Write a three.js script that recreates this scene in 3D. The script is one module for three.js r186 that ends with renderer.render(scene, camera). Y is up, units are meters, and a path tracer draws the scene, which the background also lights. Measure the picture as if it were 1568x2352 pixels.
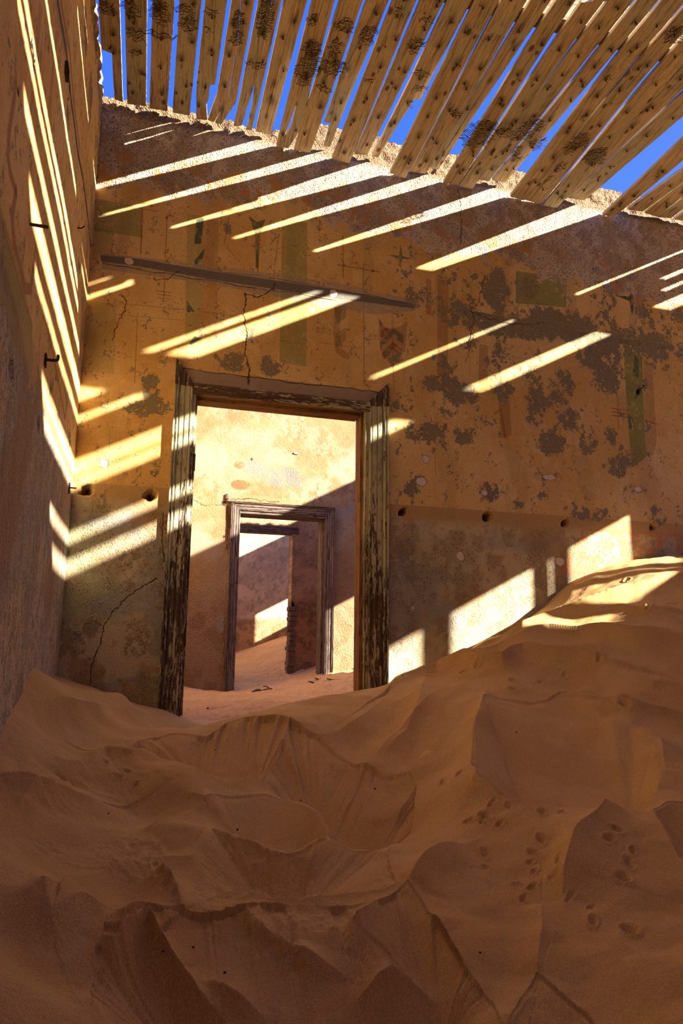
import * as THREE from 'three';
import { mergeGeometries, mergeVertices, toCreasedNormals } from 'three/addons/utils/BufferGeometryUtils.js';

// ---------------------------------------------------------------- camera
const EY = 0.9;                                   // eye above the buried floor
const F = 1612.9, CX = 784, CY = 1220.1;          // lens in pixels of the 1568 x 2352 frame
const AX = [0.96365474, 0.05607399, 0.26119962], AY = [0.01222991, -0.9859582, 0.16654387], AZ = [-0.26687069, 0.15729635, 0.95080907];
const scene = new THREE.Scene();
const camera = new THREE.PerspectiveCamera(2 * Math.atan(1176 / F) * 180 / Math.PI, 1568 / 2352, 0.05, 400);
camera.position.set(0, EY, 0);
camera.up.set(-AX[1], -AY[1], AZ[1]);
camera.lookAt(AX[2], EY + AY[2], -AZ[2]);
camera.setViewOffset(1568, 2352, 0, 1176 - CY, 1568, 2352);

// ---------------------------------------------------------------- sky, sun, exposure
const SUN = new THREE.Vector3(1, 0.53, 0.65).normalize();
const sun = new THREE.DirectionalLight(new THREE.Color(1.0, 0.91, 0.79), 17);
sun.position.copy(SUN).multiplyScalar(40).add(new THREE.Vector3(1.5, 1, -4));
sun.target.position.set(1.5, 1, -4);
sun.castShadow = true; sun.shadow.radius = 1.0; sun.shadow.mapSize.set(4096, 4096);
Object.assign(sun.shadow.camera, { left: -14, right: 14, top: 14, bottom: -14, near: 1, far: 90 });
scene.add(sun, sun.target);
{
  const w = 512, h = 256, d = new Float32Array(w * h * 4);
  for (let j = 0; j < h; j++) for (let i = 0; i < w; i++) {
    const el = ((j + 0.5) / h - 0.5) * Math.PI, az = ((i + 0.5) / w - 0.5) * 2 * Math.PI;
    const x = Math.cos(el) * Math.cos(az), y = Math.sin(el), z = Math.cos(el) * Math.sin(az);
    const e = Math.max(0, y), hz = Math.exp(-e * 3.2), c = Math.max(0, x * SUN.x + y * SUN.y + z * SUN.z);
    const glow = 0.55 * Math.pow(c, 6) + 0.25 * Math.pow(c, 2);
    const o = (j * w + i) * 4;
    d[o] = 0.008 + 0.28 * hz + 0.45 * glow; d[o + 1] = 0.068 + 0.50 * hz + 0.40 * glow; d[o + 2] = 0.53 + 0.60 * hz + 0.35 * glow; d[o + 3] = 1;
  }
  const t = new THREE.DataTexture(d, w, h, THREE.RGBAFormat, THREE.FloatType);
  t.mapping = THREE.EquirectangularReflectionMapping; t.magFilter = THREE.LinearFilter; t.needsUpdate = true;
  scene.background = t; scene.environment = t;
}
const renderer = new THREE.WebGLRenderer({ antialias: true });
renderer.toneMapping = THREE.LinearToneMapping;
renderer.toneMappingExposure = 1.72;
renderer.shadowMap.enabled = true;

// ---------------------------------------------------------------- helpers
const D = 4;                                      // eye to the back wall
const ray = (px, py) => { const a = (px - CX) / F, b = (py - CY) / F; return [a * AX[0] + b * AX[1] + AX[2], a * AY[0] + b * AY[1] + AY[2], a * AZ[0] + b * AZ[1] + AZ[2]]; };
const onWall = (px, py, d = D) => { const r = ray(px, py); return [r[0] / r[2] * d, r[1] / r[2] * d]; };          // (x, y over the eye) on a wall facing us
const onLeft = (px, py, x) => { const r = ray(px, py); return [r[2] / r[0] * x, r[1] / r[0] * x]; };              // (depth, y) on the left wall
const onCeil = (px, py, h) => { const r = ray(px, py); return [r[0] / r[1] * h, r[2] / r[1] * h]; };              // (x, depth) at a height
function rng(s) { return () => { s = (s + 0x6d2b79f5) | 0; let t = Math.imul(s ^ (s >>> 15), 1 | s); t = (t + Math.imul(t ^ (t >>> 7), 61 | t)) ^ t; return ((t ^ (t >>> 14)) >>> 0) / 4294967296; }; }
const clamp = (x, a = 0, b = 1) => x < a ? a : x > b ? b : x, lerp = (a, b, t) => a + (b - a) * t;
const sst = (a, b, x) => { const t = clamp((x - a) / (b - a)); return t * t * (3 - 2 * t); };
// tileable value-noise sheets
const NS = 512;
function sheet(seed, first, octaves, gain = 0.5) {
  const r = rng(seed), out = new Float32Array(NS * NS); let amp = 1, tot = 0;
  for (let o = 0, n = first; o < octaves && n <= NS; o++, n *= 2, amp *= gain) {
    const g = Float32Array.from({ length: n * n }, () => r()); tot += amp; const s = n / NS;
    for (let y = 0; y < NS; y++) {
      const fy = y * s, y0 = Math.floor(fy), ty = fy - y0, wy = ty * ty * (3 - 2 * ty), r0 = (y0 % n) * n, r1 = ((y0 + 1) % n) * n;
      for (let x = 0; x < NS; x++) {
        const fx = x * s, x0 = Math.floor(fx), tx = fx - x0, wx = tx * tx * (3 - 2 * tx), a = x0 % n, b = (x0 + 1) % n;
        const p = g[r0 + a] + (g[r0 + b] - g[r0 + a]) * wx, q = g[r1 + a] + (g[r1 + b] - g[r1 + a]) * wx;
        out[y * NS + x] += amp * (p + (q - p) * wy);
      }
    }
  }
  let m = 0, v = 0; for (const x of out) m += x; m /= out.length; for (const x of out) v += (x - m) ** 2; v = Math.sqrt(v / out.length);
  for (let i = 0; i < out.length; i++) out[i] = clamp(0.5 + (out[i] - m) / v * 0.2);        // mean 0.5, sd 0.2
  return out;
}
const smp = (a, u, v) => {                         // u, v in tiles
  u = (u - Math.floor(u)) * NS; v = (v - Math.floor(v)) * NS;
  const x = u | 0, y = v | 0, fx = u - x, fy = v - y, x1 = (x + 1) & 511, y0 = (y & 511) * NS, y1 = ((y + 1) & 511) * NS, x0 = x & 511;
  const p = a[y0 + x0], q = a[y1 + x0]; const s = p + (a[y0 + x1] - p) * fx, t = q + (a[y1 + x1] - q) * fx;
  return s + (t - s) * fy;
};
const N1 = sheet(11, 4, 8), N2 = sheet(23, 8, 7, 0.6), N3 = sheet(37, 32, 5, 0.7), N4 = sheet(51, 128, 3, 0.8), N5 = sheet(77, 4, 5), N6 = sheet(91, 8, 2, 0.4);
const used = new Map();
function numbered(n) { const k = used.get(n) ?? 0; used.set(n, k + 1); return k ? n + '_' + String(k).padStart(3, '0') : n; }
function mesh(name, geo, mat, parent = scene) { const m = new THREE.Mesh(geo, mat); m.name = parent === scene ? numbered(name) : name; m.castShadow = m.receiveShadow = true; parent.add(m); return m; }
function group(name) { const g = new THREE.Group(); g.name = numbered(name); scene.add(g); return g; }
function tag(o, label, category, grp) { o.userData.label = label; o.userData.category = category; if (grp) o.userData.group = grp; return o; }
function structure(o, label) { o.userData.kind = 'structure'; if (label) o.userData.label = label; return o; }
const col = (r, g, b) => new THREE.Color().setRGB(r / 255, g / 255, b / 255, THREE.SRGBColorSpace);
const toTex = (data, w, h, srgb) => { const t = new THREE.DataTexture(data, w, h, THREE.RGBAFormat); t.magFilter = THREE.LinearFilter; t.minFilter = THREE.LinearMipmapLinearFilter; t.wrapS = t.wrapT = THREE.RepeatWrapping; if (srgb) t.colorSpace = THREE.SRGBColorSpace; t.needsUpdate = true; return t; };
function geoFrom(pos, idx, uv, color) {
  const g = new THREE.BufferGeometry(); g.setAttribute('position', new THREE.Float32BufferAttribute(pos, 3));
  if (uv) g.setAttribute('uv', new THREE.Float32BufferAttribute(uv, 2)); if (color) g.setAttribute('color', new THREE.Float32BufferAttribute(color, 3));
  g.setIndex(idx); g.computeVertexNormals(); return g;
}
// box between two corners, uv in metres
function box(x0, y0, z0, x1, y1, z1) {
  const g = new THREE.BoxGeometry(x1 - x0, y1 - y0, z1 - z0); g.translate((x0 + x1) / 2, (y0 + y1) / 2, (z0 + z1) / 2);
  const p = g.attributes.position, n = g.attributes.normal, uv = g.attributes.uv;
  for (let i = 0; i < p.count; i++) { const ax = Math.abs(n.getX(i)), ay = Math.abs(n.getY(i)); if (ax > 0.5) uv.setXY(i, p.getZ(i), p.getY(i)); else if (ay > 0.5) uv.setXY(i, p.getX(i), p.getZ(i)); else uv.setXY(i, p.getX(i), p.getY(i)); }
  return g;
}
// the same, for members that lie along x: grain runs along them
function boxH(...a) { const g = box(...a), uv = g.attributes.uv; for (let i = 0; i < uv.count; i++) uv.setXY(i, uv.getY(i), uv.getX(i)); return g; }
// ---------------------------------------------------------------- procedural materials
const M = {};
const std = (o) => new THREE.MeshStandardMaterial({ roughness: 0.93, ...o });
const mixc = (a, b, t) => [a[0] + (b[0] - a[0]) * t, a[1] + (b[1] - a[1]) * t, a[2] + (b[2] - a[2]) * t];
function canvas(w, h) { const c = document.createElement('canvas'); c.width = w; c.height = h; return c; }
// one wall surface: size in texels, region in metres, a painter for the murals, a painter for damage, and a colour function
function wallMaps(w, h, region, P, { mural, damage, shade }) {
  const mc = canvas(w, h), dc = canvas(w, h), m = mc.getContext('2d'), d = dc.getContext('2d');
  d.fillStyle = '#000'; d.fillRect(0, 0, w, h);
  m.lineJoin = d.lineJoin = 'round'; m.lineCap = d.lineCap = 'round';
  mural?.(m, P); damage?.(d, P);
  const mp = m.getImageData(0, 0, w, h).data, dp = d.getImageData(0, 0, w, h).data;
  const out = new Uint8Array(w * h * 4), hgt = new Uint8Array(w * h * 4), [x0, y0, x1, y1] = region;
  for (let j = 0; j < h; j++) {
    const y = y1 - (y1 - y0) * (j + 0.5) / h, row = (h - 1 - j) * w;
    for (let i = 0; i < w; i++) {
      const x = x0 + (x1 - x0) * (i + 0.5) / w, k = (j * w + i) * 4, o = (row + i) * 4;
      const r = shade(x, y, mp[k] / 255, mp[k + 1] / 255, mp[k + 2] / 255, mp[k + 3] / 255, dp[k] / 255, dp[k + 1] / 255, dp[k + 2] / 255);
      out[o] = clamp(r[0], 0, 255); out[o + 1] = clamp(r[1], 0, 255); out[o + 2] = clamp(r[2], 0, 255); out[o + 3] = 255;
      hgt[o] = hgt[o + 1] = hgt[o + 2] = clamp(r[3]) * 255; hgt[o + 3] = 255;
    }
  }
  return [toTex(out, w, h, true), toTex(hgt, w, h, false), hgt];
}
const blob = (c, P, px, py, rx, ry, a, ch = 'r', rot = 0) => {                     // soft spot of damage, size in photo pixels
  const [x, y] = P(px, py), [x1] = P(px + rx, py), [, y1] = P(px, py + ry), X = Math.abs(x1 - x), Y = Math.abs(y1 - y);
  c.save(); c.globalCompositeOperation = 'lighter'; c.translate(x, y); c.rotate(rot); c.scale(X, Y); const g = c.createRadialGradient(0, 0, 0, 0, 0, 1), v = Math.round(a * 255), s = ch === 'r' ? [v, 0, 0] : ch === 'g' ? [0, v, 0] : [0, 0, v];
  g.addColorStop(0, `rgba(${s},1)`); g.addColorStop(0.55, `rgba(${s},0.75)`); g.addColorStop(1, `rgba(${s},0)`); c.fillStyle = g; c.beginPath(); c.arc(0, 0, 1, 0, 7); c.fill(); c.restore();
};
const poly = (c, P, pts, style) => { c.fillStyle = style; c.beginPath(); pts.forEach(([x, y], i) => { const p = P(x, y); i ? c.lineTo(...p) : c.moveTo(...p); }); c.closePath(); c.fill(); };
const line = (c, P, pts, style, w) => { c.strokeStyle = style; c.lineWidth = w; c.beginPath(); pts.forEach(([x, y], i) => { const p = P(x, y); i ? c.lineTo(...p) : c.moveTo(...p); }); c.stroke(); };
const crack = (c, P, pts, w, seed) => {                                            // jagged line in the blue channel
  const r = rng(seed), q = []; for (let i = 0; i + 1 < pts.length; i++) for (let t = 0; t < 1; t += 0.12) q.push([lerp(pts[i][0], pts[i + 1][0], t) + (r() - 0.5) * 5, lerp(pts[i][1], pts[i + 1][1], t) + (r() - 0.5) * 5]); q.push(pts[pts.length - 1]);
  c.globalCompositeOperation = 'lighter'; for (let i = 0; i + 1 < q.length; i++) line(c, P, [q[i], q[i + 1]], 'rgb(0,0,255)', w * 0.62 * (0.5 + r())); c.globalCompositeOperation = 'source-over';
};
const GREEN = (a) => `rgba(104,122,66,${a})`, TEAL = (a) => `rgba(62,74,58,${a})`, BROWN = (a) => `rgba(112,58,30,${a})`, GREY = (a) => `rgba(104,96,88,${a})`;

// ---- the back wall: ochre paint with faded murals, bare render above, worn dado below
const BR = [-0.45, -0.5, 3.65, 3.6], BS = 2048;
const fold = (t) => clamp(t < 0 ? -t : t > 1 ? 2 - t : t, 0.001, 0.999);            // beyond the sheet the paint runs back over itself
const backUV = (x, y) => [fold((x - BR[0]) / 4.1), fold((y - BR[1]) / 4.1)];
const PB = (px, py) => { const p = onWall(px, py); return [(p[0] - BR[0]) / 4.1 * BS, (BR[3] - p[1]) / 4.1 * BS]; };
const plf = (pts) => (x) => { if (x <= pts[0][0]) return pts[0][1]; for (let i = 1; i < pts.length; i++) if (x <= pts[i][0]) return lerp(pts[i - 1][1], pts[i][1], (x - pts[i - 1][0]) / (pts[i][0] - pts[i - 1][0])); return pts[pts.length - 1][1]; };
const bareLine = plf([[217, 440], [300, 432], [420, 452], [520, 462], [640, 452], [720, 490], [800, 528], [900, 545], [1000, 572], [1100, 590], [1200, 608], [1280, 640], [1400, 668], [1500, 690], [1568, 712]].map(([x, y]) => onWall(x, y)));
const DADO = 0.888, DADO2 = 0.80;
const backMaps = wallMaps(BS, BS, BR, PB, {
  mural(c, P) {
    // greenish panels and bands
    poly(c, P, [[219, 456], [327, 476], [327, 546], [216, 530]], GREEN(0.34));
    poly(c, P, [[430, 492], [468, 497], [462, 790], [424, 782]], GREEN(0.26));
    poly(c, P, [[468, 500], [503, 508], [497, 765], [462, 757]], BROWN(0.16));
    poly(c, P, [[648, 500], [706, 512], [703, 842], [642, 832]], GREEN(0.34));
    poly(c, P, [[1184, 622], [1301, 640], [1300, 706], [1184, 696]], GREEN(0.5));
    poly(c, P, [[1433, 812], [1474, 818], [1478, 930], [1484, 1050], [1452, 1074], [1440, 960]], 'rgba(112,128,52,0.55)');
    poly(c, P, [[1476, 822], [1497, 836], [1508, 1010], [1500, 1045], [1484, 1048]], BROWN(0.2));
    poly(c, P, [[205, 690], [268, 700], [262, 860], [190, 850]], GREEN(0.16)); poly(c, P, [[215, 520], [262, 530], [258, 600], [212, 592]], GREEN(0.2));
    // dark leaf and wedge marks
    for (const q of [[[451, 505], [468, 500], [462, 560], [446, 560]], [[466, 592], [470, 570], [446, 600], [448, 612]], [[428, 690], [446, 716], [430, 718]], [[434, 790], [446, 772], [462, 778], [440, 792]], [[1458, 812], [1466, 828], [1466, 868], [1452, 860]], [[1464, 892], [1470, 882], [1471, 902], [1456, 918]], [[1442, 950], [1452, 960], [1458, 980], [1446, 986]]]) poly(c, P, q, TEAL(0.62));
    poly(c, P, [[571, 496], [590, 510], [609, 504], [597, 540], [593, 616], [587, 616], [587, 540]], TEAL(0.55));
    poly(c, P, [[1446, 955], [1456, 975], [1452, 990]], 'rgba(200,196,178,0.6)'); poly(c, P, [[466, 575], [484, 600], [470, 590]], 'rgba(150,140,110,0.4)');
    // stars
    const star = (x, y, r, a) => { const s = r * 0.14; poly(c, P, [[x, y - r * 1.2], [x + s, y - s], [x + r, y + s * 0.9], [x + s, y + s], [x, y + r * 1.05], [x - s, y + s], [x - r, y - s * 1.4], [x - s, y - s]], TEAL(a)); };
    star(920, 591, 26, 0.5); star(1451, 686, 38, 0.75); star(1560, 712, 30, 0.6);
    // heraldic shield with chevrons
    poly(c, P, [[869, 730], [882, 750], [903, 756], [922, 748], [936, 734], [930, 802], [902, 846], [872, 804]], BROWN(0.26));
    poly(c, P, [[869, 730], [882, 752], [896, 758], [876, 778]], BROWN(0.45)); poly(c, P, [[902, 752], [926, 770], [926, 790], [902, 772], [874, 800], [872, 786]], TEAL(0.4)); poly(c, P, [[902, 785], [924, 802], [918, 816], [902, 802], [882, 826], [876, 812]], BROWN(0.4));
    // hooks and bars in brown
    line(c, P, [[776, 694], [772, 760], [778, 806], [796, 818]], BROWN(0.24), 22); poly(c, P, [[768, 700], [796, 692], [794, 730], [770, 745]], TEAL(0.25)); poly(c, P, [[770, 766], [794, 752], [794, 782], [770, 800]], TEAL(0.2));
    for (const q of [[[978, 640], [990, 642], [990, 724], [978, 722]], [[1004, 640], [1030, 645], [1028, 865], [1004, 860]], [[1100, 790], [1120, 794], [1120, 900], [1098, 895]], [[1144, 915], [1170, 920], [1174, 1000], [1150, 1008]]]) poly(c, P, q, BROWN(0.24));
    line(c, P, [[1160, 1006], [1150, 940], [1136, 950]], BROWN(0.25), 9);
    // ruled lines, crosses and hash marks
    const L = (pts, a = 0.4, w = 2) => line(c, P, pts, BROWN(a), w), G = (pts, a = 0.35, w = 1.6) => line(c, P, pts, `rgba(70,78,40,${a})`, w);
    L([[327, 480], [323, 582]], 0.5, 3); L([[384, 492], [379, 600], [376, 695]], 0.5, 2.4); L([[358, 668], [392, 672]], 0.5); L([[362, 676], [392, 680]], 0.5); L([[364, 684], [390, 688]], 0.5); L([[330, 480], [362, 486]], 0.4);
    L([[316, 720], [309, 880]], 0.4, 2); L([[296, 850], [325, 856]], 0.4); L([[787, 540], [788, 640]], 0.45, 3); L([[775, 608], [872, 625]], 0.5, 3); L([[834, 606], [836, 880]], 0.5, 2.4); L([[846, 636], [838, 650]], 0.5, 3); L([[900, 715], [904, 900]], 0.35); L([[780, 590], [790, 606]], 0.4);
    L([[1080, 640], [1078, 890]], 0.25); L([[1412, 800], [1420, 985]], 0.4, 3); for (const y of [938, 946, 954]) L([[1406, y], [1440, y + 5]], 0.6, 3); L([[1482, 966], [1508, 974]], 0.6, 4); L([[1484, 836], [1500, 838]], 0.5, 4); L([[998, 1028], [1001, 1096]], 0.35); L([[1180, 820], [1240, 828]], 0.25);
    G([[270, 696], [430, 712], [640, 738]]); G([[265, 722], [420, 736]]); G([[590, 585], [592, 625]], 0.5, 3); G([[730, 786], [830, 800]]); G([[700, 790], [640, 782]]); G([[890, 586], [956, 596]], 0.3); G([[252, 985], [250, 1098]], 0.25); G([[248, 1052], [372, 1066]], 0.2); G([[620, 575], [690, 560]], 0.2); G([[1430, 1050], [1500, 1060]], 0.2);
    c.fillStyle = BROWN(0.5); for (const [x, y, r] of [[383, 500, 4], [856, 622, 5], [790, 609, 4]]) { const p = P(x, y); c.beginPath(); c.arc(p[0], p[1], r, 0, 7); c.fill(); }
    // the grey bed of a lost picture rail, with pale filler above and below
    poly(c, P, [[240, 582], [480, 610], [770, 648], [950, 690], [955, 714], [860, 722], [770, 706], [480, 652], [232, 618]], 'rgba(168,154,136,0.62)');
    poly(c, P, [[231, 586], [300, 592], [480, 622], [770, 664], [946, 697], [952, 709], [770, 685], [480, 641], [300, 609], [232, 601]], 'rgba(104,99,95,0.88)');
    poly(c, P, [[1062, 712], [1110, 718], [1186, 738], [1180, 748], [1100, 732], [1062, 722]], 'rgba(104,98,90,0.7)'); poly(c, P, [[1190, 738], [1300, 752], [1420, 776], [1530, 796], [1530, 804], [1400, 786], [1190, 750]], 'rgba(80,74,66,0.55)'); poly(c, P, [[1400, 762], [1450, 770], [1450, 778], [1400, 770]], 'rgba(150,136,124,0.7)');
    // plaster strip where the head casing of the door is gone
    poly(c, P, [[409, 845], [884, 901], [856, 926], [440, 884]], 'rgba(158,138,116,0.97)');
    // orange band with peeled patches, far right over the sand
    poly(c, P, [[1340, 1213], [1568, 1226], [1568, 1300], [1250, 1360], [1280, 1320]], 'rgba(200,128,80,0.66)');
  },
  damage(c, P) {
    const B = (x, y, rx, ry, a) => blob(c, P, x, y, rx, ry, a);
    for (const q of [[345, 900, 26, 50, 0.5], [325, 940, 44, 22, 0.5], [352, 870, 14, 22, 0.4], [370, 930, 26, 26, 0.25], [540, 828, 60, 34, 0.5], [628, 836, 52, 34, 0.46], [568, 765, 14, 16, 0.5], [522, 528, 16, 26, 0.5], [300, 998, 16, 14, 0.4], [356, 1086, 14, 12, 0.4],
      [1140, 664, 34, 60, 0.52], [1120, 650, 90, 60, 0.22], [1180, 752, 150, 32, 0.46], [1050, 725, 60, 40, 0.2], [1300, 745, 90, 46, 0.42], [1220, 650, 50, 34, 0.2], [1020, 884, 70, 30, 0.52], [1065, 905, 46, 34, 0.46], [1000, 850, 60, 50, 0.26], [1000, 990, 40, 50, 0.32], [1068, 1002, 22, 30, 0.34], [1100, 970, 20, 22, 0.4], [1150, 890, 36, 30, 0.44],
      [1240, 905, 46, 60, 0.42], [1290, 890, 34, 46, 0.44], [1300, 960, 30, 50, 0.34], [1385, 870, 40, 70, 0.42], [1390, 700, 46, 60, 0.4], [1440, 790, 110, 50, 0.46], [1360, 810, 46, 40, 0.42], [1480, 720, 50, 40, 0.36], [1530, 820, 50, 60, 0.42], [1548, 740, 40, 40, 0.3], [1390, 640, 70, 34, 0.46], [1500, 640, 80, 40, 0.4],
      [1270, 1015, 36, 44, 0.46], [1350, 1010, 30, 40, 0.32], [1400, 1000, 24, 30, 0.34], [960, 1135, 44, 44, 0.44], [970, 1100, 20, 18, 0.42], [1118, 1130, 30, 34, 0.44], [1270, 1095, 60, 16, 0.5], [1034, 1080, 14, 20, 0.46], [1184, 1160, 18, 16, 0.44], [1250, 1140, 20, 14, 0.34], [1465, 1122, 34, 16, 0.48], [1366, 1180, 40, 30, 0.46], [1370, 1190, 60, 26, 0.2], [1530, 1190, 50, 40, 0.42], [1420, 1070, 50, 30, 0.36], [1310, 1180, 60, 30, 0.2], [1440, 1040, 60, 40, 0.25], [900, 930, 20, 30, 0.36], [905, 830, 40, 30, 0.12], [1010, 1000, 160, 120, 0.08], [1240, 850, 330, 200, 0.14], [1100, 700, 260, 110, 0.12],
      [420, 430, 160, 14, 0.4], [560, 470, 60, 14, 0.3], [740, 510, 60, 26, 0.3], [990, 580, 60, 26, 0.3], [236, 1150, 14, 34, 0.42], [206, 1120, 16, 10, 0.3], [256, 1124, 40, 8, 0.36], [300, 1280, 30, 20, 0.3], [310, 1480, 40, 34, 0.4], [320, 1560, 30, 26, 0.3], [205, 1470, 40, 60, 0.24], [260, 1560, 60, 40, 0.26], [300, 1350, 30, 14, 0.3], [372, 1250, 12, 60, 0.4], [372, 1360, 12, 30, 0.4], [930, 1290, 40, 60, 0.26], [960, 1400, 50, 60, 0.26], [900, 1450, 30, 60, 0.3]]) B(...q);
    for (const q of [[240, 1065, 9, 10], [978, 1055, 9, 10], [968, 1106, 12, 10], [1112, 1132, 8, 7], [1262, 1096, 16, 8], [1058, 1278, 11, 12], [1286, 1290, 12, 11], [1465, 1123, 9, 7], [295, 600, 12, 9], [765, 674, 10, 10], [720, 712, 6, 6], [680, 1400, 3, 3], [948, 1396, 4, 4]]) blob(c, P, q[0], q[1], q[2] * 1.3, q[3] * 1.3, 0.9, 'g');   // pale filler showing
    crack(c, P, [[570, 884], [574, 850], [564, 815], [566, 770], [558, 720], [566, 690], [562, 672]], 3.4, 1); crack(c, P, [[562, 674], [592, 684], [628, 664], [630, 650]], 3, 2); crack(c, P, [[258, 785], [270, 740], [286, 715], [290, 690], [278, 676]], 1.8, 3); crack(c, P, [[350, 642], [385, 640], [410, 624]], 1.8, 4);
    crack(c, P, [[1052, 430], [1056, 470], [1060, 520], [1056, 560]], 2.6, 5); crack(c, P, [[1112, 636], [1100, 690], [1082, 710], [1090, 740], [1072, 800]], 3.2, 6); crack(c, P, [[1080, 716], [1120, 730], [1180, 745], [1250, 742]], 2.6, 7);
    crack(c, P, [[204, 1590], [210, 1530], [230, 1478], [240, 1436], [262, 1402], [292, 1372], [330, 1346], [362, 1330]], 3, 8); crack(c, P, [[1070, 830], [1085, 780], [1078, 740]], 2, 9); crack(c, P, [[620, 560], [640, 540], [630, 640]], 1, 10); crack(c, P, [[526, 496], [516, 560], [540, 590]], 1, 11); crack(c, P, [[376, 1180], [372, 1230], [378, 1290]], 3, 12);
    crack(c, P, [[410, 846], [560, 864], [700, 882], [880, 902]], 2.2, 13); crack(c, P, [[440, 884], [560, 898], [700, 914], [852, 926]], 3.4, 14); crack(c, P, [[570, 880], [572, 862], [574, 845]], 3, 15);
    crack(c, P, [[235, 606], [480, 645], [770, 690]], 2, 16); crack(c, P, [[480, 620], [640, 640], [940, 696]], 1.2, 17);
  },
  shade(x, y, mr, mg, mb, ma, loss, pale, crk) {
    const big = smp(N1, x / 3.1, y / 3.1), mid = smp(N2, x / 0.9 + 0.3, y / 0.9), sm = smp(N2, x / 0.31, y / 0.31 + 0.2), fine = smp(N3, x / 0.22, y / 0.22), grit = smp(N4, x / 0.42, y / 0.42), blot = smp(N5, x / 1.1, y / 1.1);
    const lineY = bareLine(x) + 0.16 * (smp(N2, x / 0.8, y / 0.8) - 0.5) + 0.05 * (fine - 0.5);
    const right = sst(1.8, 3.3, x);
    let c, h = 0.72 + 0.06 * (sm - 0.5);
    // ochre field
    let ochre = mixc([228, 190, 122], [216, 172, 98], sst(0.35, 0.65, big)); ochre = mixc(ochre, [232, 200, 140], 0.5 * sst(0.5, 0.75, mid)); ochre = mixc(ochre, [214, 188, 148], 0.55 * right * sst(1.7, 0.9, y + 0.3 * (blot - 0.5)));
    ochre = mixc(ochre, [182, 150, 96], 0.35 * sst(0.62, 0.8, smp(N5, x / 0.5, y / 2.3)));
    // worn dado
    const dn = 0.5 * sm + 0.5 * mid; let dado = mixc([202, 184, 146], [172, 154, 118], sst(0.42, 0.66, dn)); dado = mixc(dado, [164, 162, 122], 0.75 * sst(0.5, 0.7, blot) * (x < 0.3 ? 1 : 0.45)); dado = mixc(dado, [150, 148, 142], 0.65 * sst(0.55, 0.72, smp(N5, x / 1.3 + 0.4, y / 0.9))); dado = mixc(dado, [160, 120, 84], 0.5 * sst(0.6, 0.75, smp(N1, x / 1.2, y / 1.2 + 0.6)));
    const speck = sst(0.66, 0.74, fine) * sst(0.45, 0.62, mid); dado = mixc(dado, [92, 70, 48], 0.7 * speck); dado = mixc(dado, [176, 158, 124], 0.4 * sst(0.62, 0.75, grit));
    const inD = sst(DADO2 + 0.03, DADO2 - 0.03, y + 0.06 * (fine - 0.5)), inS = sst(DADO + 0.006, DADO - 0.004, y);
    c = mixc(ochre, [176, 142, 92], inS * 0.75); c = mixc(c, dado, inD); h = lerp(h, 0.60 + 0.5 * (fine - 0.5) + 0.3 * (grit - 0.5), inD * 0.6);
    // murals
    if (ma > 0) { const wear = (y < DADO || ma > 0.9 ? 1 : 1 - 0.5 * sst(0.6, 0.75, sm)), a = ma * wear * (ma < 0.8 && y > DADO ? 1.15 : 1), peel = y < DADO2 && ma < 0.8 ? sst(0.52, 0.49, 0.5 * sm + 0.5 * smp(N2, x / 0.6, y / 0.6)) : 1; c = mixc(c, [mr * 255, mg * 255, mb * 255], Math.min(1, a * peel)); }
    // lost paint: plaster under it, sharp ragged edges
    const L = loss + (0.45 * (mid - 0.5) + 0.55 * (sm - 0.5) + 0.3 * (fine - 0.5)) * 1.25, gone = ma > 0.9 ? 0 : loss > 0.02 ? sst(0.345, 0.365, L) : sst(0.72, 0.74, 0.55 * sm + 0.45 * fine) * (y > DADO ? 0.8 : 0.3);
    const under = mixc(mixc([152, 138, 106], [128, 114, 86], sst(0.4, 0.65, fine)), [122, 116, 112], 0.7 * sst(1.3, 0.9, y) * sst(1.2, 1.8, x)); c = mixc(c, under, gone * (y < DADO2 ? 0.75 : 1)); h = lerp(h, 0.42 + 0.25 * (fine - 0.5), gone);
    // crazing around the losses
    if (loss > 0.05 && gone < 0.5) { const cz = Math.abs(smp(N3, x / 0.62, y / 0.62) - 0.5), k = sst(0.026, 0.008, cz) * sst(0.1, 0.3, L + 0.1); c = mixc(c, [110, 84, 50], 0.7 * k); h -= 0.42 * k; }
    if (pale > 0.25) { const k = sst(0.4, 0.5, pale + 0.5 * (sm - 0.5)); c = mixc(c, [222, 208, 194], k); h = lerp(h, 0.6, k); const rim = sst(0.3, 0.42, pale + 0.5 * (sm - 0.5)) * (1 - k); c = mixc(c, [110, 90, 62], rim); h -= 0.3 * rim; }
    // bare render above
    const bare = sst(-0.012, 0.012, y - lineY);
    if (bare > 0) {
      let r = mixc([214, 194, 164], [186, 164, 132], sst(0.4, 0.62, mid)); r = mixc(r, [226, 208, 186], 0.75 * sst(0.56, 0.68, 0.5 * sm + 0.5 * blot)); r = mixc(r, [160, 144, 134], 0.7 * sst(0.54, 0.64, smp(N1, x / 0.9 + 0.15, y / 0.9)) * sst(0.5, -0.2, y - lineY - 0.05)); r = mixc(r, [72, 58, 44], 0.6 * sst(0.63, 0.74, fine)); r = mixc(r, [200, 180, 150], 0.45 * sst(0.66, 0.8, grit));
      const flake = sst(0.61, 0.63, 0.6 * sm + 0.4 * mid) * sst(0.36, 0.05, y - lineY); r = mixc(r, [196, 140, 78], flake);
      const top = sst(3.16, 3.2, y); r = mixc(r, mixc([136, 108, 76], [96, 72, 46], sst(0.45, 0.65, fine)), top * 0.95);
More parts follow.
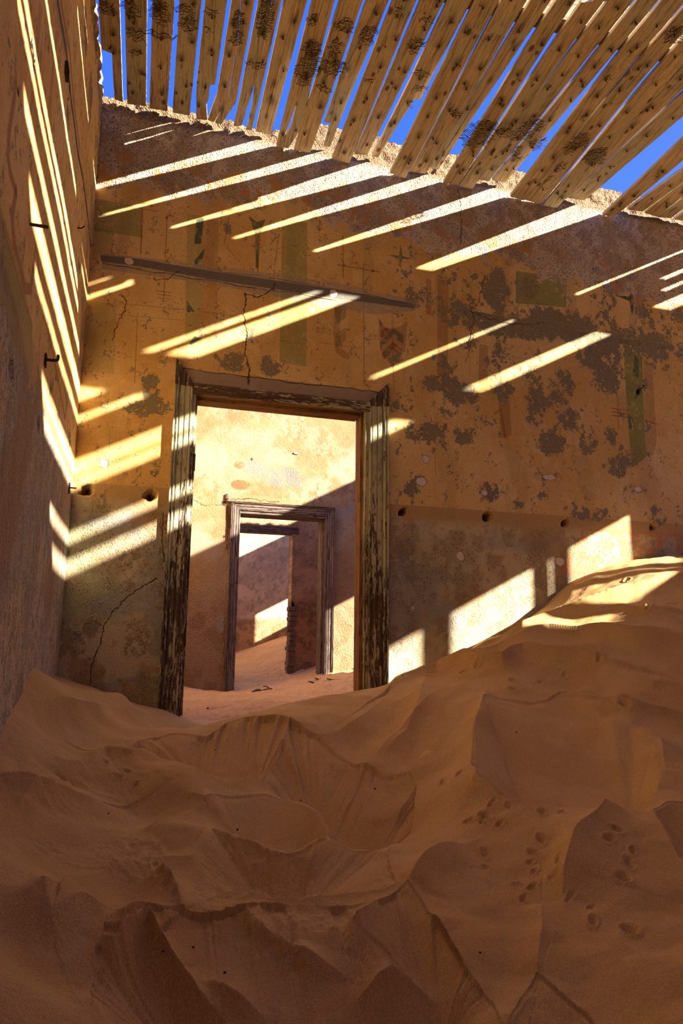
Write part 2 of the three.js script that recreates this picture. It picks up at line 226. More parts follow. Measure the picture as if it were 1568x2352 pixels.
      c = mixc(c, r, bare); h = lerp(h, 0.5 + 0.8 * (fine - 0.5) + 0.5 * (grit - 0.5) + 0.2 * flake, bare);
    }
    if (crk > 0.1) { c = mixc(c, [84, 60, 36], clamp(crk)); h -= 0.7 * crk; }
    const g = 1 + 0.10 * (grit - 0.5) + 0.10 * (fine - 0.5) + 0.05 * (sm - 0.5);
    return [c[0] * g, c[1] * g, c[2] * g, h + 0.12 * (grit - 0.5)];
  },
});
M.back = std({ map: backMaps[0], bumpMap: backMaps[1], bumpScale: 0.009 });
const readH = (a, w, hh, u, v) => a[((Math.min(hh - 1, Math.floor(v * hh))) * w + Math.min(w - 1, Math.floor(u * w))) * 4] / 255;
const backRelief = (x, y) => { if (x < BR[0] || x > BR[2] || y < BR[1] || y > BR[3]) return 0; const [u, v] = backUV(x, y); return 0.004 * (readH(backMaps[2], BS, BS, u, v) - 0.7); };

// ---- the left wall
const LR = [-4.0, -0.5, -1.0, 3.4], LW = 1024, LH = 1536;
const leftUV = (a, y) => [fold((a - LR[0]) / 3), fold((y - LR[1]) / 3.9)];
const PL = (px, py) => { const p = onLeft(px, py, -0.427); return [(-p[0] - LR[0]) / 3 * LW, (LR[3] - p[1]) / 3.9 * LH]; };
const leftMaps = wallMaps(LW, LH, LR, PL, {
  mural(c, P) {
    poly(c, P, [[0, 470], [20, 560], [72, 740], [77, 830], [68, 880], [0, 760]], GREEN(0.42)); poly(c, P, [[0, 560], [50, 760], [66, 870], [0, 700]], GREY(0.4)); poly(c, P, [[0, 455], [75, 745], [75, 770], [0, 500]], 'rgba(150,120,64,0.4)');
    line(c, P, [[36, 190], [32, 230], [20, 310], [18, 360], [24, 400], [36, 440]], BROWN(0.4), 12); line(c, P, [[36, 440], [28, 500], [32, 560], [48, 620], [56, 660], [70, 665], [76, 620]], BROWN(0.42), 14); line(c, P, [[76, 620], [82, 560], [92, 640]], BROWN(0.35), 8); line(c, P, [[96, 700], [110, 760], [140, 900], [150, 960]], BROWN(0.4), 9); line(c, P, [[150, 960], [154, 930], [146, 860]], BROWN(0.35), 8);
    for (const q of [[[100, 60], [92, 200], [80, 360], [70, 480]], [[110, 40], [96, 230]], [[150, 280], [140, 420], [128, 560]], [[160, 620], [168, 740], [172, 760]], [[130, 720], [126, 880]], [[140, 640], [132, 790], [120, 900]], [[156, 700], [146, 960]]]) line(c, P, q, BROWN(0.3), 2.4);
    for (const q of [[[92, 0], [100, 20], [74, 260], [66, 270]], [[128, 70], [134, 70], [110, 330], [104, 330]]]) poly(c, P, q, BROWN(0.22));
    line(c, P, [[132, 0], [142, 60], [153, 118], [163, 230], [178, 344], [196, 450], [210, 580]], 'rgba(84,78,72,0.9)', 14); line(c, P, [[139, 0], [149, 60], [160, 118], [169, 230], [183, 344]], 'rgba(128,112,92,0.7)', 12); line(c, P, [[127, 0], [137, 60], [148, 118]], 'rgba(150,128,96,0.5)', 10);
  },
  damage(c, P) {
    const B = (x, y, rx, ry, a) => blob(c, P, x, y, rx, ry, a);
    for (const q of [[44, 210, 3, 26, 0.5], [75, 85, 3, 16, 0.5], [153, 164, 5, 16, 0.6], [156, 260, 5, 40, 0.5], [58, 100, 2, 10, 0.5], [104, 828, 4, 26, 0.6], [86, 850, 5, 14, 0.6], [88, 900, 12, 50, 0.5], [118, 900, 6, 50, 0.5], [132, 980, 8, 40, 0.5], [160, 1010, 5, 30, 0.6], [130, 870, 4, 16, 0.6], [6, 600, 4, 60, 0.4], [44, 250, 3, 20, 0.3], [183, 610, 4, 20, 0.5], [190, 420, 4, 60, 0.5], [182, 520, 3, 20, 0.5], [205, 250, 6, 200, 0.5], [196, 70, 8, 120, 0.45], [200, 520, 4, 60, 0.5], [110, 740, 3, 10, 0.5], [112, 115, 3, 10, 0.4], [10, 520, 5, 20, 0.4], [20, 90, 5, 20, 0.3]]) B(...q);
    crack(c, P, [[74, 90], [76, 120], [80, 140], [78, 155]], 3, 31); crack(c, P, [[40, 200], [44, 220]], 3, 32); crack(c, P, [[158, 170], [160, 200], [156, 230]], 2, 33);
  },
  shade(x, y, mr, mg, mb, ma, loss, pale, crk) {
    const big = smp(N1, x / 2.7, y / 2.7), mid = smp(N2, x / 0.9, y / 0.9 + 0.4), sm = smp(N2, x / 0.33 + 0.6, y / 0.33), fine = smp(N3, x / 0.22, y / 0.22), grit = smp(N4, x / 0.42, y / 0.42), str = smp(N2, x / 0.55, y / 2.6), str2 = smp(N3, x / 0.8, y / 1.5);
    let c = mixc([228, 188, 120], [216, 170, 98], sst(0.35, 0.65, big)), h = 0.7 + 0.06 * (sm - 0.5); c = mixc(c, [232, 200, 140], 0.4 * sst(0.5, 0.75, mid));
    if (ma > 0) c = mixc(c, [mr * 255, mg * 255, mb * 255], ma * (1 - 0.4 * sst(0.6, 0.75, sm)));
    const L = loss + (0.45 * (mid - 0.5) + 0.55 * (sm - 0.5) + 0.3 * (fine - 0.5)) * 1.2, gone = loss > 0.02 ? sst(0.34, 0.36, L) : sst(0.68, 0.7, 0.55 * sm + 0.45 * fine) * 0.8; c = mixc(c, [142, 122, 92], gone); h = lerp(h, 0.4 + 0.2 * (fine - 0.5), gone);
    // dado scoured by sand in upright streaks
    const edge = 0.90 + 0.16 * (mid - 0.5) + 0.06 * (fine - 0.5), inD = sst(0.012, -0.012, y - edge), band = sst(0.03, 0.0, y - edge - 0.07) * (1 - inD);
    c = mixc(c, [186, 156, 112], band * 0.5);
    if (inD > 0) { let d = mixc([204, 184, 154], [176, 158, 134], sst(0.4, 0.6, str)); d = mixc(d, [214, 186, 132], 0.7 * sst(0.52, 0.6, 0.5 * str2 + 0.5 * mid)); d = mixc(d, [140, 138, 122], 0.75 * sst(0.54, 0.62, 0.6 * str2 + 0.4 * sm)); d = mixc(d, [172, 158, 146], 0.5 * sst(0.5, 0.7, big)); d = mixc(d, [86, 66, 48], 0.6 * sst(0.66, 0.75, fine)); d = mixc(d, [160, 120, 88], 0.5 * sst(0.6, 0.7, smp(N1, x / 1.2, y / 2.0))); c = mixc(c, d, inD); h = lerp(h, 0.5 + 0.5 * (str2 - 0.5) + 0.5 * (fine - 0.5), inD); }
    const bare = sst(-0.02, 0.02, y - 3.12 - 0.2 * (mid - 0.5)); if (bare > 0) { c = mixc(c, mixc([190, 156, 108], [140, 112, 78], sst(0.45, 0.62, sm)), bare); h = lerp(h, 0.5 + 0.8 * (fine - 0.5), bare); }
    const near = sst(-3.72, -3.86, x + 0.05 * (mid - 0.5)) * sst(1.0, 1.6, y); if (near > 0) { const k = near * sst(0.44, 0.5, 0.5 * sm + 0.5 * mid); c = mixc(c, mixc([150, 128, 98], [196, 168, 122], sst(0.5, 0.7, fine)), k * 0.85); h -= 0.25 * k; }
    if (crk > 0.1) { c = mixc(c, [50, 34, 20], clamp(crk)); h -= 0.6 * crk; }
    const g = 1 + 0.10 * (grit - 0.5) + 0.10 * (fine - 0.5); return [c[0] * g, c[1] * g, c[2] * g, h + 0.1 * (grit - 0.5)];
  },
});
M.left = std({ map: leftMaps[0], bumpMap: leftMaps[1], bumpScale: 0.009 });
const leftRelief = (a, y) => { if (a < LR[0] || a > LR[2] || y < LR[1] || y > LR[3]) return 0; const [u, v] = leftUV(a, y); return 0.004 * (readH(leftMaps[2], LW, LH, u, v) - 0.7); };

// ---- walls of the rooms beyond, 4 m square from (-0.43, -0.9)
const uvRoom = (w) => (a, y) => [(a + 0.43) / w, (y + 0.9) / w];
const ROOM = [-0.43, -0.9, 3.57, 3.1], RS = 1024;
const PR = (d) => (px, py) => { const p = onWall(px, py, d); return [(p[0] - ROOM[0]) / 4 * RS, (ROOM[3] - p[1]) / 4 * RS]; };
const w2 = wallMaps(RS, RS, ROOM, PR(7.8), {
  mural(c, P) {
    const soft = (x, y, rx, ry, s, a) => { const n = 5; for (let i = n; i > 0; i--) { const [X, Y] = P(x, y), [X1] = P(x + rx * i / n, y), [, Y1] = P(x, y + ry * i / n); c.fillStyle = `rgba(${s},${Math.min(1, a * 1.6 / n)})`; c.beginPath(); c.ellipse(X, Y, Math.abs(X1 - X), Math.abs(Y1 - Y), 0, 0, 7); c.fill(); } };
    soft(656, 1098, 52, 24, '150,156,156', 1.2); soft(585, 1080, 50, 22, '168,168,160', 0.9); soft(560, 1000, 40, 40, '206,190,160', 0.5); soft(545, 955, 60, 40, '176,140,92', 0.7); soft(600, 975, 40, 20, '190,160,110', 0.5); soft(760, 960, 60, 40, '196,164,120', 0.4);
    soft(548, 1068, 14, 9, '160,124,78', 1.6); soft(552, 1114, 22, 12, '156,120,74', 1.8); soft(790, 1172, 40, 26, '190,182,172', 1.2); soft(470, 1330, 40, 50, '206,176,126', 0.8); soft(506, 1430, 12, 24, '190,184,168', 1.4); soft(760, 1215, 30, 40, '176,150,122', 0.7);
    poly(c, P, [[505, 1140], [560, 1136], [640, 1146], [720, 1152], [800, 1150], [800, 1166], [700, 1170], [560, 1150], [520, 1158]], 'rgba(196,164,116,0.85)');
    poly(c, P, [[516, 1160], [531, 1162], [531, 1262], [519, 1262], [521, 1200]], 'rgba(128,94,56,0.9)');
  },
  damage(c, P) { blob(c, P, 577, 1055, 3, 4, 1); blob(c, P, 513, 1233, 3, 4, 1); blob(c, P, 514, 1155, 7, 9, 1); crack(c, P, [[442, 1148], [470, 1162], [510, 1160]], 1.6, 41); crack(c, P, [[510, 1146], [560, 1147], [640, 1153]], 2.2, 42); crack(c, P, [[722, 1168], [724, 1130], [730, 1110]], 1, 43); crack(c, P, [[516, 1420], [514, 1500], [520, 1560]], 1.6, 44); },
  shade(x, y, mr, mg, mb, ma, loss, pale, crk) {
    const big = smp(N1, x / 2.2, y / 2.2), mid = smp(N2, x / 1.1, y / 1.1), sm = smp(N2, x / 0.4, y / 0.4), fine = smp(N3, x / 0.34, y / 0.34), grit = smp(N4, x / 0.8, y / 0.8);
    let c = mixc([208, 188, 154], [190, 158, 114], sst(0.42, 0.58, big)); c = mixc(c, [176, 140, 94], 0.7 * sst(0.54, 0.7, 0.5 * mid + 0.5 * sm)); c = mixc(c, [212, 196, 170], 0.5 * sst(0.5, 0.7, smp(N5, x / 1.7, y / 1.7)));
    const low = sst(0.95, 0.4, y + 0.5 * (mid - 0.5)); c = mixc(c, mixc([204, 172, 134], [184, 148, 110], sst(0.4, 0.65, mid)), low * 0.85); c = mixc(c, [140, 102, 66], 0.5 * sst(0.62, 0.75, fine) * sst(0.6, -0.2, y)); c = mixc(c, [150, 108, 66], 0.4 * sst(1.9, 2.5, y + 0.8 * (mid - 0.5)) * sst(0.5, 0.7, fine));
    if (ma > 0) c = mixc(c, [mr * 255, mg * 255, mb * 255], clamp(ma * (1.1 + 2.2 * (sm - 0.5) + 1.2 * (fine - 0.5))));
    let h = 0.6 + 0.5 * (fine - 0.5) * (0.4 + 0.6 * low) + 0.3 * (grit - 0.5); if (loss > 0.3) { c = mixc(c, [84, 60, 38], 0.9); h -= 0.3; } if (crk > 0.1) { c = mixc(c, [96, 70, 44], crk); h -= 0.5 * crk; }
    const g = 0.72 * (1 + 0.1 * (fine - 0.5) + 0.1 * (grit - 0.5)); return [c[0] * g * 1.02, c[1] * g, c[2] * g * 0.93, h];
  },
});
M.wall2 = std({ map: w2[0], bumpMap: w2[1], bumpScale: 0.012 });
const roomWall = (hi, lo, split, seed) => { const m = wallMaps(512, 512, ROOM, PR(10), { shade(x, y) { const big = smp(N1, x / 2 + seed, y / 2), mid = smp(N2, x + seed, y), sm = smp(N2, x / 0.4, y / 0.4 + seed), fine = smp(N3, x / 0.4, y / 0.4 + seed); let c = mixc(hi, hi.map((v) => v * 0.88), sst(0.4, 0.65, big)); c = mixc(c, mixc(lo, lo.map((v) => v * 0.82), sst(0.4, 0.62, mid)), sst(0.06, -0.06, y - split + 0.12 * (mid - 0.5))); c = mixc(c, c.map((v) => v * 0.7), 0.5 * sst(0.6, 0.75, fine) + 0.4 * sst(0.62, 0.72, sm)); const g = 1 + 0.12 * (fine - 0.5); return [c[0] * g, c[1] * g, c[2] * g, 0.5 + 0.7 * (fine - 0.5) + 0.3 * (sm - 0.5)]; } }); return std({ map: m[0], bumpMap: m[1], bumpScale: 0.012 }); };
M.wall3 = roomWall([206, 168, 122], [186, 142, 94], 0.7, 0.1); M.wall4 = roomWall([208, 186, 150], [194, 158, 108], 0.55, 0.4);
{ const m = wallMaps(512, 512, [0, 0, 2, 2], (x, y) => [x, y], { shade(x, y) { const mid = smp(N2, x / 2, y / 2), sm = smp(N2, x, y), fine = smp(N3, x / 0.5, y / 0.5); let c = mixc([204, 158, 94], [184, 138, 80], sst(0.4, 0.62, mid)); c = mixc(c, [150, 122, 86], 0.6 * sst(0.58, 0.68, sm)); const g = 1 + 0.15 * (fine - 0.5); return [c[0] * g, c[1] * g, c[2] * g, 0.5 + 0.6 * (fine - 0.5)]; } }); m[0].repeat.set(0.5, 0.5); m[1].repeat.set(0.5, 0.5); M.rough = std({ map: m[0], bumpMap: m[1], bumpScale: 0.01 }); }

// ---- sand: grains and faint wind marks
{
  const w = 1024, c = new Uint8Array(w * w * 4), b = new Uint8Array(w * w * 4), r = rng(8), grain = Float32Array.from({ length: w * w }, () => r());
  for (let j = 0; j < w; j++) for (let i = 0; i < w; i++) {
    const o = (j * w + i) * 4, u = i / w, v = j / w, big = smp(N1, u, v), mid = smp(N2, u * 2, v * 2), g = 0.5 * grain[j * w + i] + 0.5 * grain[((j >> 1) * w) + (i >> 1)], gg = 0.84 + 0.32 * g;
    let k = mixc([212, 172, 112], [204, 162, 100], sst(0.3, 0.7, big)); if (grain[j * w + i] > 0.992) k = [110, 76, 48]; if (grain[j * w + i] < 0.006) k = [232, 200, 150];
    k = k.map((q) => q * gg); c.set([k[0], k[1], k[2], 255].map((q) => clamp(q, 0, 255)), o);
    const hh = clamp(0.5 + 0.5 * (g - 0.5) + 0.12 * (smp(N3, u * 3, v * 3) - 0.5) + 0.1 * (mid - 0.5)) * 255; b.set([hh, hh, hh, 255], o);
  }
  const ct = toTex(c, w, w, true), bt = toTex(b, w, w, false); for (const t of [ct, bt]) t.repeat.set(1.25, 1.25);
  M.sand = std({ map: ct, bumpMap: bt, bumpScale: 0.0028, roughness: 1 });
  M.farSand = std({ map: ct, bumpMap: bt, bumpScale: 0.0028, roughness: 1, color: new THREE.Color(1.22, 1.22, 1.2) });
  const gt = ct.clone(); gt.repeat.set(0.5, 0.5); M.ground = std({ map: gt, roughness: 1 });
}
// ---- wood: weathered boards
function woodMaps(w, h, mw, mh, seed, tones, o = {}) {
  const c = new Uint8Array(w * h * 4), b = new Uint8Array(w * h * 4), r = rng(seed * 13 + 1), knots = Array.from({ length: o.knots ?? 0 }, () => [r() * mw, r() * mh, 0.006 + 0.012 * r()]);
  for (let j = 0; j < h; j++) for (let i = 0; i < w; i++) {
    const k = (j * w + i) * 4, x = i / w * mw, y = j / h * mh; let xx = x + 0.02 * (smp(N1, x / mw + seed, y / mh) - 0.5), kn = 0, ring = 0;
    for (const [kx, ky, kr] of knots) { const dx = x - kx, dy = y - ky, q = Math.hypot(dx, dy * 0.6) / kr; if (q < 4) { xx += Math.sign(dx) * kr * 0.9 * Math.exp(-q * 0.9); if (q < 1) { kn = Math.max(kn, 1 - q * q); ring = 0.5 + 0.5 * Math.sin(q * 14); } } }
    const grain = smp(N3, xx / 0.16 + seed, y / 3.2), fibre = smp(N4, xx / 0.13, y / 2.4 + seed), broad = smp(N2, xx / 0.32 + seed * 0.7, y / 2.6), patch = smp(N1, x / mw * 1 + seed * 0.3, y / mh), saw = o.saw ? sst(0.55, 0.95, Math.sin(y * 520 + 3 * patch) * 0.5 + 0.5) * sst(0.5, 0.62, smp(N1, x / mw, y / mh + 0.5)) : 0;
    let k3 = mixc(tones[0], tones[1], sst(0.32, 0.68, broad)); k3 = mixc(k3, tones[2], 0.75 * sst(0.46, 0.66, patch)); k3 = mixc(k3, tones[3], (o.grain ?? 0.75) * sst(0.58, 0.74, grain) + 0.2 * saw); k3 = mixc(k3, tones[4], 0.4 * sst(0.55, 0.75, fibre)); k3 = mixc(k3, [70, 44, 24], kn * (0.6 + 0.35 * ring));
    const dark = sst(0.735, 0.76, smp(N3, xx / 0.3 + 0.4, y / 6)) * (o.splits ?? 0.45); k3 = mixc(k3, [48, 32, 18], dark);
    c.set([clamp(k3[0], 0, 255), clamp(k3[1], 0, 255), clamp(k3[2], 0, 255), 255], k); const hh = clamp(0.62 + 0.5 * (0.5 - grain) + 0.4 * (fibre - 0.5) - 0.5 * dark - 0.2 * saw) * 255; b.set([hh, hh, hh, 255], k);
  }
  const t = toTex(c, w, h, true), u = toTex(b, w, h, false); for (const q of [t, u]) q.repeat.set(1 / mw, 1 / mh); return [t, u];
}
{
  const p = woodMaps(1024, 2048, 0.8, 2.9, 0.31, [[212, 190, 154], [200, 176, 138], [186, 180, 154], [138, 114, 82], [222, 204, 172]], { knots: 30, saw: true, grain: 0.42, splits: 0.3 });
  M.plank = std({ map: p[0], bumpMap: p[1], bumpScale: 0.004, vertexColors: true, roughness: 0.85 }); M.plankPlain = std({ map: p[0], bumpMap: p[1], bumpScale: 0.004, roughness: 0.85 });
  const q = woodMaps(512, 1024, 0.4, 1.6, 0.77, [[150, 122, 92], [124, 98, 72], [138, 122, 104], [84, 64, 46], [168, 148, 122]], { knots: 6 });
  M.joist = std({ map: q[0], bumpMap: q[1], bumpScale: 0.004 });
  const q2 = woodMaps(512, 1024, 0.3, 1.8, 0.13, [[134, 118, 104], [102, 88, 78], [116, 100, 88], [58, 46, 38], [160, 146, 130]], { knots: 3, splits: 1 });
  M.casing2 = std({ map: q2[0], bumpMap: q2[1], bumpScale: 0.004 });
  const q3 = woodMaps(512, 1024, 0.3, 1.8, 0.59, [[170, 124, 76], [150, 104, 62], [160, 112, 64], [92, 60, 34], [186, 146, 96]], { knots: 4 });
  M.jamb = std({ map: q3[0], bumpMap: q3[1], bumpScale: 0.003 }); M.jamb2 = M.casing2;
}
{ // grey-green paint peeling off dark wood: more paint high up, bare and sand-worn towards the floor
  const w = 256, h = 2048, c = new Uint8Array(w * h * 4), b = new Uint8Array(w * h * 4);
  for (let j = 0; j < h; j++) for (let i = 0; i < w; i++) {
    const k = (j * w + i) * 4, x = i / w * 0.22, y = j / h * 2.6, grain = smp(N3, x / 0.15, y / 2.4), fib = smp(N4, x / 0.12, y / 1.7), pat = 0.55 * smp(N2, x / 0.16, y / 1.5) + 0.45 * smp(N3, x / 0.24, y / 1.1);
    let wood = mixc([86, 62, 44], [112, 84, 60], sst(0.35, 0.65, grain)); wood = mixc(wood, [52, 38, 28], 0.8 * sst(0.56, 0.7, fib)); let paint = mixc([182, 174, 134], [160, 158, 124], sst(0.4, 0.6, smp(N2, x / 0.3, y / 0.9))); paint = mixc(paint, [200, 190, 156], 0.5 * sst(0.55, 0.7, smp(N1, x, y / 1.5)));
    const left = lerp(0.33, 0.60, sst(2.2, 0.75, y)), on = sst(left - 0.012, left + 0.012, pat); const k3 = mixc(wood, paint, on), g = 1 + 0.14 * (fib - 0.5);
    c.set([...k3.map((v) => clamp(v * g, 0, 255)), 255], k); const hh = clamp(0.3 + 0.45 * on + 0.3 * (grain - 0.5) + 0.2 * (fib - 0.5)) * 255; b.set([hh, hh, hh, 255], k);
  }
  const t = toTex(c, w, h, true), u = toTex(b, w, h, false); for (const q of [t, u]) q.repeat.set(1 / 0.22, 1 / 2.6); M.casing = std({ map: t, bumpMap: u, bumpScale: 0.0035, roughness: 0.75 });
}
M.rust = std({ color: new THREE.Color(0.055, 0.026, 0.014), roughness: 0.9 });
M.brick = std({ color: new THREE.Color(0.36, 0.24, 0.15), roughness: 0.95, bumpMap: M.rough.bumpMap, bumpScale: 0.012 });
// ---------------------------------------------------------------- room shell
// A wall with real relief: a grid over (a, y), pushed by relief(a, y), a hole, an uneven top and a flat back. put(a, y, d) gives the point, d = depth behind the face.
function reliefWall({ a0, a1, y0, top, step, hole, thick, relief, put, uv, flip, backTop }) {
  const nx = Math.round((a1 - a0) / step), pos = [], uvs = [], idx = [], vid = new Map();
  const add = (a, y, d) => { const p = put(a, y, d); pos.push(p[0], p[1] + EY, p[2]); const t = uv(a, y); uvs.push(t[0], t[1]); return pos.length / 3 - 1; };
  const xs = Array.from({ length: nx + 1 }, (_, i) => a0 + (a1 - a0) * i / nx);
  if (hole) for (const e of [hole[0], hole[1]]) { let b = 0; xs.forEach((x, i) => { if (Math.abs(x - e) < Math.abs(xs[b] - e)) b = i; }); xs[b] = e; }
  const tops = xs.map(top), yTopMax = Math.max(...tops), ys = []; const ny = Math.round((yTopMax - y0) / step);
  for (let j = 0; j <= ny; j++) ys.push(y0 + (yTopMax - y0) * j / ny);
  if (hole) { let b = 0; ys.forEach((y, i) => { if (Math.abs(y - hole[2]) < Math.abs(ys[b] - hole[2])) b = i; }); ys[b] = hole[2]; }
  const V = (i, j) => {
    const k = i * 5000 + j; if (vid.has(k)) return vid.get(k);
    const y = Math.min(ys[j], tops[i]), inHole = hole && xs[i] > hole[0] - 1e-6 && xs[i] < hole[1] + 1e-6 && y < hole[2] + 1e-6;
    const id = add(xs[i], y, inHole ? 0 : -relief(xs[i], y)); vid.set(k, id); return id;
  };
  const quad = (a, b, c, d) => { if (flip) idx.push(a, c, b, a, d, c); else idx.push(a, b, c, a, c, d); };
  for (let i = 0; i < nx; i++) {
    const inX = hole && xs[i] >= hole[0] - 1e-6 && xs[i + 1] <= hole[1] + 1e-6; let jt = 0;
    for (let j = 0; j < ny; j++) {
      if (ys[j] >= Math.max(tops[i], tops[i + 1])) break; jt = j + 1;
      if (inX && ys[j + 1] <= hole[2] + 1e-6) continue;
      quad(V(i, j), V(i + 1, j), V(i + 1, j + 1), V(i, j + 1));
    }
    const yb = inX ? hole[2] : y0, bt = backTop ?? 0;
    const b0 = add(xs[i], yb, thick), b1 = add(xs[i + 1], yb, thick), b2 = add(xs[i + 1], tops[i + 1] + bt, thick), b3 = add(xs[i], tops[i] + bt, thick);
    quad(b0, b3, b2, b1); quad(V(i, jt), V(i + 1, jt), b2, b3);
    if (inX) quad(add(xs[i], yb, 0), add(xs[i + 1], yb, 0), b1, b0);
  }
  const side = (a, ya, yb, turn) => { const p = add(a, ya, 0), q = add(a, yb, 0), r = add(a, yb, thick), s = add(a, ya, thick); turn ? quad(p, q, r, s) : quad(s, r, q, p); };
  side(xs[0], y0, tops[0], true); side(xs[nx], y0, tops[nx], false);
  if (hole) { side(hole[0], y0, hole[2], false); side(hole[1], y0, hole[2], true); }
  return geoFrom(pos, idx, uvs);
}
const XL = -0.427, XR = 5.3, XRO = 5.6, FLOOR = -1.1;
const pl = (pts) => (x) => { if (x <= pts[0][0]) return pts[0][1]; for (let i = 1; i < pts.length; i++) if (x <= pts[i][0]) return lerp(pts[i - 1][1], pts[i][1], (x - pts[i - 1][0]) / (pts[i][0] - pts[i - 1][0])); return pts[pts.length - 1][1]; };
const topPx = [[240, 226], [300, 236], [420, 262], [500, 276], [560, 296], [640, 306], [740, 292], [790, 304], [890, 328], [1000, 352], [1070, 364], [1190, 398], [1310, 428], [1440, 447], [1520, 470]];
const backTopAt = pl(topPx.map(([x, y]) => onWall(x, y, D + 0.04)));
// the peg holes and plaster sockets along the dado line
const holesBack = [[196, 1128, 0.022], [343, 1139, 0.021], [924, 1176, 0.02], [1119, 1188, 0.025], [1296, 1201, 0.022], [1497, 1211, 0.018], [1466, 900, 0.014]].map(([x, y, r]) => [...onWall(x, y), r]);
const Z2 = 7.8, Z3 = 9.9, Z4 = 13;
const boxes = (list) => mergeGeometries(list.map((b) => box(b[0], b[1] + EY, b[2], b[3], b[4] + EY, b[5])));
{
  const relief = (x, y) => {
    let d = 0.004 * (smp(N1, x / 1.7, y / 1.7) - 0.5);
    for (const [hx, hy, r] of holesBack) { const q = Math.hypot(x - hx, y - hy) / (r * (0.8 + 0.5 * smp(N2, x * 3, y * 3))); if (q < 1.5) d -= 0.12 * (1 - sst(0.7, 1.12, q)); }
    const t = y - (3.17 + 0.05 * smp(N2, x / 2, 0.3)); if (t > 0) d += -0.018 * sst(0, 0.02, t) + 0.03 * (smp(N3, x / 1.6, y / 1.6) - 0.5) * sst(0, 0.05, t);
    return d + backRelief(x, y);
  };
  const g = reliefWall({ a0: XL - 0.3, a1: XRO, y0: FLOOR, top: (x) => backTopAt(x) + 0.022 * (smp(N2, x / 0.9, 0.5) - 0.5) + 0.014 * (smp(N3, x / 0.7, 0.1) - 0.5), step: 0.0135, hole: [0.18, 1.25, 1.50], thick: 0.15, relief, put: (a, y, d) => [a, y, -D - d], uv: backUV, flip: false });
  structure(mesh('wall_back', g, M.back));
}
{
  const holesLeft = [[27, 846, 0.03], [88, 975, 0.022]].map(([x, y, r]) => [...onLeft(x, y, XL), r]);
  const relief = (a, y) => {                       // a = z
    let d = 0.005 * (smp(N1, a / 1.5, y / 1.5) - 0.5);
    for (const [hx, hy, r] of holesLeft) { const q = Math.hypot(a + hx, y - hy) / r; if (q < 1.5) d -= 0.05 * (1 - sst(0.5, 1.2, q)); }
    const t = y - 3.12; if (t > 0) d += 0.04 * (smp(N3, a / 1.4, y / 1.4) - 0.55) * sst(0, 0.06, t);
    return d + leftRelief(a, y);
  };
  const g = reliefWall({ a0: -4.0, a1: -0.9, y0: FLOOR, top: (a) => 3.29 + 0.03 * (smp(N2, a / 1.2, 0.2) - 0.5) + 0.015 * (smp(N3, a / 0.8, 0.7) - 0.5), step: 0.018, thick: 0.3, relief, put: (a, y, d) => [XL - d, y, a], uv: leftUV, flip: true });
  structure(mesh('wall_left', g, M.left));
  structure(mesh('wall_left', boxes([[XL - 0.3, FLOOR, -0.9, XL, 3.31, 6.5]]), M.leftNear ?? M.rough));
}
// right walls, open to the sun above and through high windows half choked with sand
function wallWithWindow(z0, z1, top, w) { return boxes([[XR, FLOOR, z0, XRO, top, w[0]], [XR, FLOOR, w[1], XRO, top, z1], [XR, FLOOR, w[0], XRO, w[2], w[1]], [XR, w[3], w[0], XRO, top, w[1]]]); }
const sunT = (x, at) => 0.65 * (at - x), headAt = (x, y) => y + 0.53 * (XRO - x);
{
  const xm = XR + 0.1, w = [-D + sunT(3.146, XR) + 0.0, -D + sunT(1.3, XRO), headAt(3.0, 0.30), headAt(2.627, 0.66)];
  const w2 = [-3.97, -2.86, 0.75, 2.5];           // a second window nearer the corner; both light the back wall
  structure(mesh('wall_right', mergeGeometries([wallWithWindow(-4.15, -2.8, 3.4, w2), wallWithWindow(-2.8, 6.5, 3.4, w)]), M.rough));
  { const f = structure(group('window_2')); mesh('window_frame', boxes([[xm - 0.03, w2[2], w2[0], xm + 0.03, w2[3], w2[0] + 0.05], [xm - 0.03, w2[2], w2[1] - 0.05, xm + 0.03, w2[3], w2[1]], [xm - 0.03, w2[3] - 0.05, w2[0], xm + 0.03, w2[3], w2[1]]]), M.casing, f); mesh('mullion', boxes([[xm - 0.02, w2[2], -3.44, xm + 0.02, w2[3], -3.4]]), M.casing, f); }
  const win = structure(group('window_1')), zAt = (x) => -D + 0.65 * (xm - x);
  const bar = (za, zb, ya = w[2], yb = w[3]) => box(xm - 0.03, ya + EY, za, xm + 0.03, yb + EY, zb);
  mesh('window_frame', mergeGeometries([bar(w[0], zAt(3.146)), bar(zAt(1.33), w[1]), bar(w[0], w[1], w[3] - 0.03, w[3]), bar(w[0], w[1], w[2], w[2] + 0.03)]), M.casing, win);
  for (const [xa, xb] of [[2.627, 2.545], [2.475, 2.395], [1.786, 1.625]]) mesh('mullion', bar(zAt(xa), zAt(xb)), M.casing, win);
}
structure(mesh('wall_right', wallWithWindow(-8.05, -4.15, headAt(2.33, 1.849), [-7.75, -Z2 + sunT(1.95, XRO), headAt(2.33, -0.35), headAt(2.335, 0.62)]), M.rough));
structure(mesh('wall_right', boxes([[XR, FLOOR, -10.12, XRO, 3.5, -8.05]]), M.rough));
structure(mesh('wall_right', wallWithWindow(-13.3, -10.12, headAt(2.57, 2.036), [-12.9, -Z4 + sunT(1.96, XRO), headAt(2.6, 0.30), headAt(1.96, 0.62)]), M.rough));
structure(mesh('wall_left', boxes([[XL - 0.3, FLOOR, -13.3, XL, 3.2, -4.15]]), M.rough));
structure(mesh('wall_front', boxes([[XL - 0.3, FLOOR, 6.5, XRO, 3.2, 6.8]]), M.rough));

